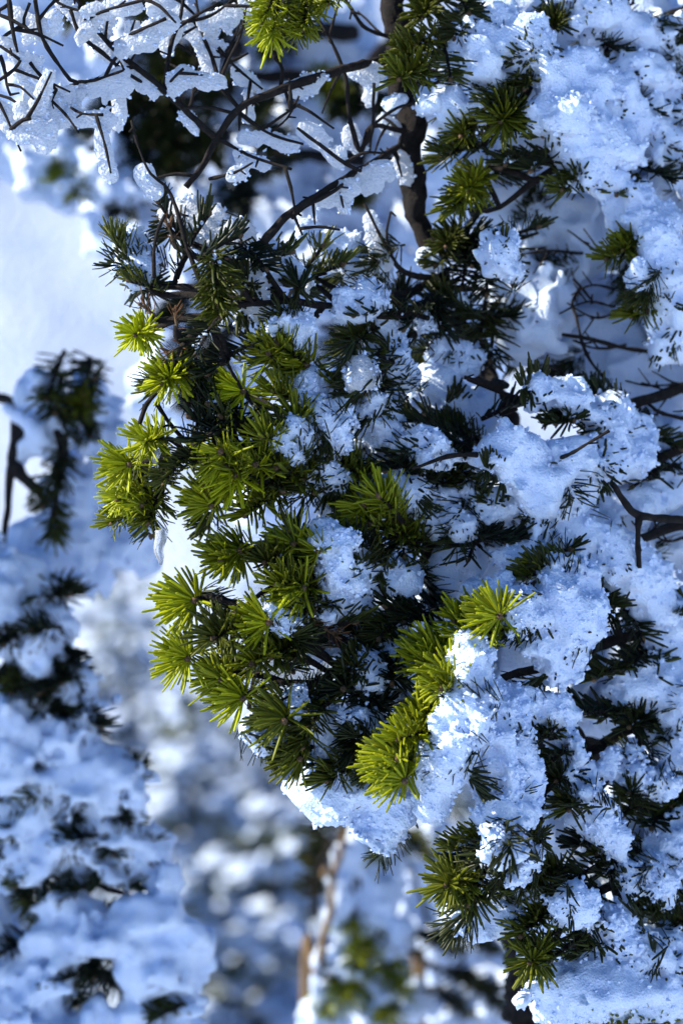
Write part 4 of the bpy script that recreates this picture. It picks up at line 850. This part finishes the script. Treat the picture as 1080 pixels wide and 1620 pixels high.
# ------------------------------------------------------------------ third tree: behind the bare branches and the main crown
b3 = P(1000, 0, 900); b3[2] = Z0(b3[0], b3[1])
T3 = Tree('blurred shaded fir tree with broad snow sheets behind the bare dark branches', b3)
T3.trunk([P(400, -700, 900), P(410, -100, 900), P(430, 300, 900), P(520, 600, 900), P(900, 1000, 900), b3], [0.012, 0.016, 0.02, 0.025, 0.04, 0.05])
def B3(L): T3.bough([P(*p) for p in L], 0.010, 0.003, M_BARK)
B3([(405, 0, 900), (300, 120, 700), (215, 230, 620), (200, 330, 600)])
B3([(410, 150, 900), (300, 260, 720), (130, 262, 620), (40, 235, 600)])
B3([(420, 200, 900), (390, 300, 640), (385, 380, 600), (370, 450, 600)])
B3([(430, 420, 920), (340, 560, 680), (310, 640, 650)])
for (tx, ty, dx, dy, kind, tint) in [(150, 215, 50, 0, 'brush', 0), (180, 240, 30, -30, 'brush', 0), (250, 210, 30, -40, 'brush', .02), (270, 260, 10, -50, 'brush', .03), (330, 250, -20, -50, 'brush', .03), (100, 275, 40, -30, 'brush', .5), (130, 300, 20, -40, 'brush', .35), (195, 330, 5, -50, 'brush', 0), (170, 190, 40, -20, 'brush', 0), (225, 300, -10, -50, 'brush', 0), (300, 210, 30, -40, 'comb', .02), (210, 190, 30, -30, 'brush', .0), (400, 200, 30, -40, 'comb', .05), (440, 240, -10, -40, 'comb', .03), (530, 150, -30, -30, 'brush', .3), (310, 640, 10, -60, 'brush', .0), (330, 600, 10, -60, 'brush', 0), (300, 560, 10, -60, 'comb', 0), (120, 30, 30, -40, 'brush', .05), (240, 20, 30, -40, 'brush', .02), (450, 10, -30, -40, 'brush', .02), (380, 340, 20, -50, 'comb', 0), (170, 270, 30, -30, 'brush', 0)]:
    for k in range(2):
        a, b = random.uniform(-14, 14) * k, random.uniform(-14, 14) * k
        T3.shoot(P(tx + dx + a, ty + dy + b, 630), P(tx + a, ty + b, 600), kind, tint * .8, 0, 1.05, link=k == 0)
r3 = random.Random(4)
for k in range(16):
    x, y = r3.uniform(120, 640), r3.uniform(-20, 560)
    if x < 220 and y > 230: continue
    a = r3.uniform(-.5, 1.1); l = r3.uniform(90, 200)
    B3([(x + l * math.cos(a), y - l * math.sin(a) * .6, 720), (x + l * .5 * math.cos(a), y - l * .4 * math.sin(a), 660), (x, y, 620)])
    for q in range(2):
        u = r3.uniform(0, .6); T3.shoot(P(x + l * u * math.cos(a), y - l * u * .7 * math.sin(a), 630), P(x + l * u * math.cos(a) - r3.uniform(10, 50), y - l * u * .7 * math.sin(a) + r3.uniform(20, 60), 600), r3.choice(['comb', 'brush']), r3.choice([0, 0, .02, .12]), 0, .95)
T3.finish()
G3 = 'broad snow sheets on the blurred fir behind the bare branches'
l3 = 'blurred broad snow sheet on the fir behind the bare dark branches'
for L in [[(30, 245, 22, 610), (90, 245, 20, 610), (140, 265, 22, 620), (200, 290, 24, 620), (240, 300, 20, 620)], [(180, 330, 34, 680), (230, 380, 40, 700), (190, 380, 30, 700)], [(180, 120, 60, 760), (240, 140, 55, 760), (130, 60, 60, 760)], [(300, 40, 60, 780), (370, 60, 60, 780), (430, 60, 50, 780), (250, 30, 50, 780)],
          [(330, 150, 50, 760), (420, 120, 50, 760), (500, 90, 60, 760), (560, 60, 50, 760)], [(400, 290, 55, 740), (450, 240, 50, 740), (510, 200, 55, 740), (570, 180, 50, 740), (560, 250, 40, 740)], [(300, 310, 40, 740), (330, 370, 50, 740), (430, 350, 60, 740), (510, 330, 55, 740), (580, 320, 55, 740)], [(470, 440, 60, 720), (540, 450, 55, 720), (610, 470, 55, 720), (650, 520, 50, 720), (400, 440, 40, 740)],
          [(560, 540, 50, 720), (620, 580, 55, 720), (680, 560, 50, 720), (740, 570, 50, 720), (460, 530, 40, 760)], [(330, 470, 40, 800), (350, 540, 40, 800), (290, 620, 40, 800), (250, 560, 30, 820), (340, 640, 40, 800)], [(30, 0, 60, 760), (80, 90, 60, 760), (20, 130, 55, 760)], [(440, 730, 40, 760), (420, 820, 40, 780), (470, 800, 50, 760)], [(600, 180, 50, 720), (640, 300, 60, 720), (720, 330, 60, 700), (700, 200, 50, 700)]]:
    clump('snow_clump', l3, blobs_px(strand(L)), G3, grains=0, h=0.006, grain=0, big=0.03, mid=0.012, smooth=0.015, m=M_SOFT)

# ------------------------------------------------------------------ sunlit sapling below, between the trees
b4 = P(560, 0, 960); b4[2] = Z0(b4[0], b4[1])
T4 = Tree('sunlit young fir with tan stems and white snow cones below the main boughs', b4)
def stem(L, r0, r1):
    mb = MB(); mb.add(*tube([P(p[0], p[1], p[2] + 200) for p in L], np.linspace(r0, r1, len(L)), 8, 0.2, 0.01, 0.003)); T4.part('trunk', mb, M_BROWN)
bb = lambda px: (px, 810 + (CAM_Z - b4[2]) / (K * (0.96 - CAM_Y) / FOC), 760)
stem([bb(470), (480, 1620, 700), (500, 1540, 660), (520, 1460, 640), (530, 1380, 640), (545, 1290, 640), (550, 1230, 640)], .006, .0022)
stem([bb(660), (668, 1640, 760), (662, 1560, 760), (655, 1510, 760), (640, 1440, 760), (600, 1370, 760)], .006, .0022)
stem([(528, 1395, 640), (512, 1376, 630), (508, 1390, 625)], .003, .003)
for q in range(12):
    x, y = random.uniform(500, 780), random.uniform(1340, 1600); l = random.uniform(50, 120); a = random.uniform(-.6, .6)
    mb = MB(); mb.add(*tube([P(x, y, 880), P(x + l * a * .4, y - l * .5, 870), P(x + l * a, y - l, 860)], [.0026, .002, .0012], 6, .2, .01, .002)); T4.part('twig', mb, M_TWIG)
def B4(L): T4.bough([P(p[0], p[1], p[2] + 200) for p in L], 0.004, 0.002, M_TWIG)
B4([(530, 1440, 650), (570, 1420, 700), (610, 1330, 700)]); B4([(500, 1540, 660), (560, 1560, 680), (620, 1590, 700)]); B4([(655, 1510, 760), (620, 1450, 740), (600, 1330, 730)]); B4([(655, 1520, 760), (720, 1540, 760), (790, 1560, 760)]); B4([(545, 1300, 640), (505, 1370, 650), (490, 1450, 650)])
for (tx, ty, dx, dy, tint) in [(545, 1470, 20, -30, .5), (560, 1530, 20, -40, .5), (580, 1350, 10, -40, .45), (570, 1500, 10, -40, .4), (490, 1360, 40, -30, .05), (500, 1320, 30, -40, .03), (485, 1410, 40, -30, .02), (620, 1560, -10, -40, .4), (540, 1570, 10, -40, .45), (610, 1610, 10, -40, .4), (510, 1600, 20, -30, .5), (740, 1560, -30, -20, .02), (780, 1590, -30, -30, .02), (700, 1500, -30, -20, .02), (760, 1500, -30, -20, .02), (590, 1600, 10, -30, .4), (660, 1350, -20, -30, .1), (720, 1600, -30, -30, .02)]:
    for k in range(2): T4.shoot(P(tx + dx + 12 * k, ty + dy, 890), P(tx + 14 * k, ty + 10 * k, 865), 'comb', tint, 0, 1.1, link=k == 0)
T4.finish()
G4 = 'snow cones on the sunlit young fir'
l4 = 'blurred sunlit white snow cone on the young fir'
for L in [[(555, 1300, 12, 670), (548, 1360, 15, 670), (538, 1420, 16, 670), (530, 1480, 14, 670)], [(595, 1375, 8, 690), (588, 1420, 22, 690), (580, 1455, 26, 690)], [(625, 1465, 10, 690), (622, 1500, 18, 690), (612, 1540, 22, 690)], [(510, 1500, 10, 660), (502, 1540, 12, 660)], [(560, 1590, 30, 690), (520, 1610, 26, 690), (600, 1590, 24, 690), (480, 1625, 22, 680), (570, 1640, 34, 690)], [(640, 1600, 18, 720), (650, 1560, 14, 720), (668, 1590, 12, 730)], [(645, 1400, 16, 760), (665, 1430, 22, 760), (670, 1460, 18, 760)], [(583, 1350, 10, 700), (600, 1345, 8, 700)], [(545, 1530, 12, 680), (560, 1545, 10, 680)], [(530, 1580, 14, 680), (515, 1565, 10, 680)], [(600, 1500, 10, 690), (590, 1480, 9, 690)], [(640, 1350, 14, 700), (625, 1380, 16, 700), (635, 1420, 12, 700)], [(585, 1560, 12, 680), (610, 1570, 10, 680)]]:
    clump('snow_clump', l4, blobs_px(strand([(x, y, r * 1.15, d) for x, y, r, d in L]), 200), G4, grains=0, h=0.004, grain=0.001, gcell=0.01, big=0.012, mid=0.008, smooth=0.006, m=M_SOFT)
l5 = 'blurred shaded snow sheet on the young fir beside its dark sprays'
for L in [[(640, 1340, 30, 900), (680, 1330, 36, 900), (660, 1400, 30, 900), (700, 1400, 34, 900)], [(700, 1480, 30, 860), (740, 1520, 36, 860), (690, 1550, 26, 860), (790, 1500, 36, 860)], [(700, 1610, 30, 860), (750, 1600, 24, 860), (790, 1570, 26, 860), (820, 1620, 40, 860)]]:
    clump('snow_clump', l5, blobs_px(strand(L), 200), 'shaded snow sheets on the young fir', grains=0, h=0.005, grain=0.001, gcell=0.01, big=0.02, mid=0.012, smooth=0.01, m=M_SOFT)

# ------------------------------------------------------------------ firs farther off, and an unseen one added to shade the boughs
def far_fir(H, W, tiers, seed, dense=1.0, snow=1.0):
    """meshes of a fir: trunk, crown of needle sprays, snow pads"""
    r = np.random.default_rng(seed); tr = MB(); cr = MB(); sv = MB(); CC = []; UU = []; LL = []
    tr.add(*tube([(0, 0, -0.1), (0.01, 0, H * .4), (0, 0.01, H * .75), (0, 0, H)], [0.035 * H / 2, 0.027 * H / 2, 0.015 * H / 2, 0.004], 8, 0.15, 0.1))
    ico = np.array([(0, 0, 1.0), *[(math.cos(a) * .9, math.sin(a) * .9, .35) for a in np.arange(7) * 2 * math.pi / 7], *[(math.cos(a), math.sin(a), -.25) for a in np.arange(7) * 2 * math.pi / 7 + .4], (0, 0, -.6)])
    IT = [(0, 1 + k, 1 + (k + 1) % 7) for k in range(7)] + [(1 + k, 8 + k, 1 + (k + 1) % 7) for k in range(7)] + [(1 + (k + 1) % 7, 8 + k, 8 + (k + 1) % 7) for k in range(7)] + [(15, 8 + (k + 1) % 7, 8 + k) for k in range(7)]
    for t in range(tiers):
        f = (t + .5) / tiers; z = H * (0.08 + 0.90 * f); rad = W * (1 - f) ** .8 + 0.03
        for b in range(int((6 + 5 * (1 - f)) * dense)):
            a = r.uniform(0, 6.283); L = rad * r.uniform(.6, 1.15); dz = r.uniform(-.6, .6) * H / tiers; u = np.array((math.cos(a), math.sin(a), 0)); v = np.array((-u[1], u[0], 0))
            n = max(3, int(L / 0.05))
            for k in range(n):
                s = (k + .6) / n; c = u * L * s + np.array((0, 0, z + dz - 0.35 * L * s * s - .02))
                CC.append(c); UU.append(u); LL.append(1 - .3 * f)
                for rep_ in range(2):
                    if r.random() > .75 * snow: continue
                    sc = r.uniform(.014, .042) * (1.15 - .4 * f); X = ico * sc * np.array((1.2, 1.2, .75)) * r.uniform(.75, 1.25, (16, 1)); sv.add(X + c + np.array((0, 0, sc * .4)) + v * r.uniform(-.08, .08) + u * r.uniform(-.03, .03), T=IT)
    c = np.repeat(np.array(CC), 5, 0); u = np.repeat(np.array(UU), 5, 0); n = len(c); v = np.stack([-u[:, 1], u[:, 0], u[:, 2]], 1)
    d = u * r.uniform(.2, 1, (n, 1)) + v * r.uniform(-1, 1, (n, 1)); d[:, 2] += r.uniform(-.5, .15, n); d /= np.linalg.norm(d, axis=1)[:, None]
    l = (r.uniform(.05, .10, n) * np.repeat(LL, 5))[:, None]; w = np.cross(d, (0, 0, 1.0)) * 0.012
    X = np.stack([c - w * .5, c + w * .5, c + d * l * .6 + w, c + d * l, c + d * l * .6 - w, c + d * l * .5 + np.array((0, 0, .012))], 1)
    TT = np.array([(0, 1, 5), (1, 2, 5), (2, 3, 5), (3, 4, 5), (4, 0, 5), (0, 4, 3), (0, 3, 2), (0, 2, 1)])
    cr.add(X.reshape(-1, 3), T=(TT[None] + (np.arange(n) * 6)[:, None, None]).reshape(-1, 3))
    return tr.mesh('trunk', M_BARK), cr.mesh('crown', M_FARLEAF, smooth=False), sv.mesh('snow_load', M_SOFT)
FAR = [far_fir(1.5, .55, 13, 3, .8, 1.), far_fir(1.1, .5, 10, 4, .9, 1.2), far_fir(1.9, .7, 16, 5, .8, .8)]
def place_far(k, x, y, s, label, group, z=None):
    e = new('fir_tree', None, None, (x, y, Z0(x, y) if z is None else z)); e.scale = (s, s, s); e.rotation_euler.z = random.uniform(0, 6.28)
    for nm, me in zip(('trunk', 'crown', 'snow_load'), FAR[k]):
        o = new(nm, me, e)
        if nm == 'snow_load': o['kind'] = 'stuff'
    tag(e, label, 'tree', group)
random.seed(21)
FF = [(-.95, 3.6, 1, .8), (-.45, 3.9, 0, .75), (0.1, 3.4, 1, .8), (-.75, 4.8, 2, .75), (-.2, 5.0, 1, 1.2), (.35, 5.2, 0, 1.), (-1.25, 5.4, 0, 1.), (-.6, 6.4, 1, 1.5), (0.0, 6.6, 2, .95), (-1.6, 6.8, 2, .9), (.6, 6.5, 1, 1.4), (-.95, 7.6, 0, 1.35), (-.3, 8.0, 2, 1.1), (.3, 8.4, 0, 1.4), (-1.9, 8.6, 1, 1.5), (-1.3, 9.4, 1, 1.6), (.9, 8.0, 2, 1.2), (1.4, 5.5, 2, 1.2), (1.9, 7.5, 0, 1.5), (-2.6, 7.2, 0, 1.3), (-3.2, 9.5, 2, 1.3), (2.8, 9.5, 2, 1.5), (-3.4, 7.6, 2, 1.6), (-2.7, 5.6, 0, 1.6)]
for (x, y, k, s) in FF:
    place_far(k, x, y, s, 'small snow-dusted fir far behind, blurred into pale and dark spots', 'small firs on the snowy slope behind')
# unseen tall fir, added and sized so its shadow covers the recessed boughs
SH_D = 1.8
pl = Vector((SUN.x, SUN.y)).normalized(); foot = Vector((0.0, 0.33)) + pl * SH_D
FAR.append(far_fir(4.6, .31, 74, 9, 2.0, 1.2))
place_far(3, foot.x, foot.y, 1.0, 'tall dense snowy fir added out of view to shade the branches', None)
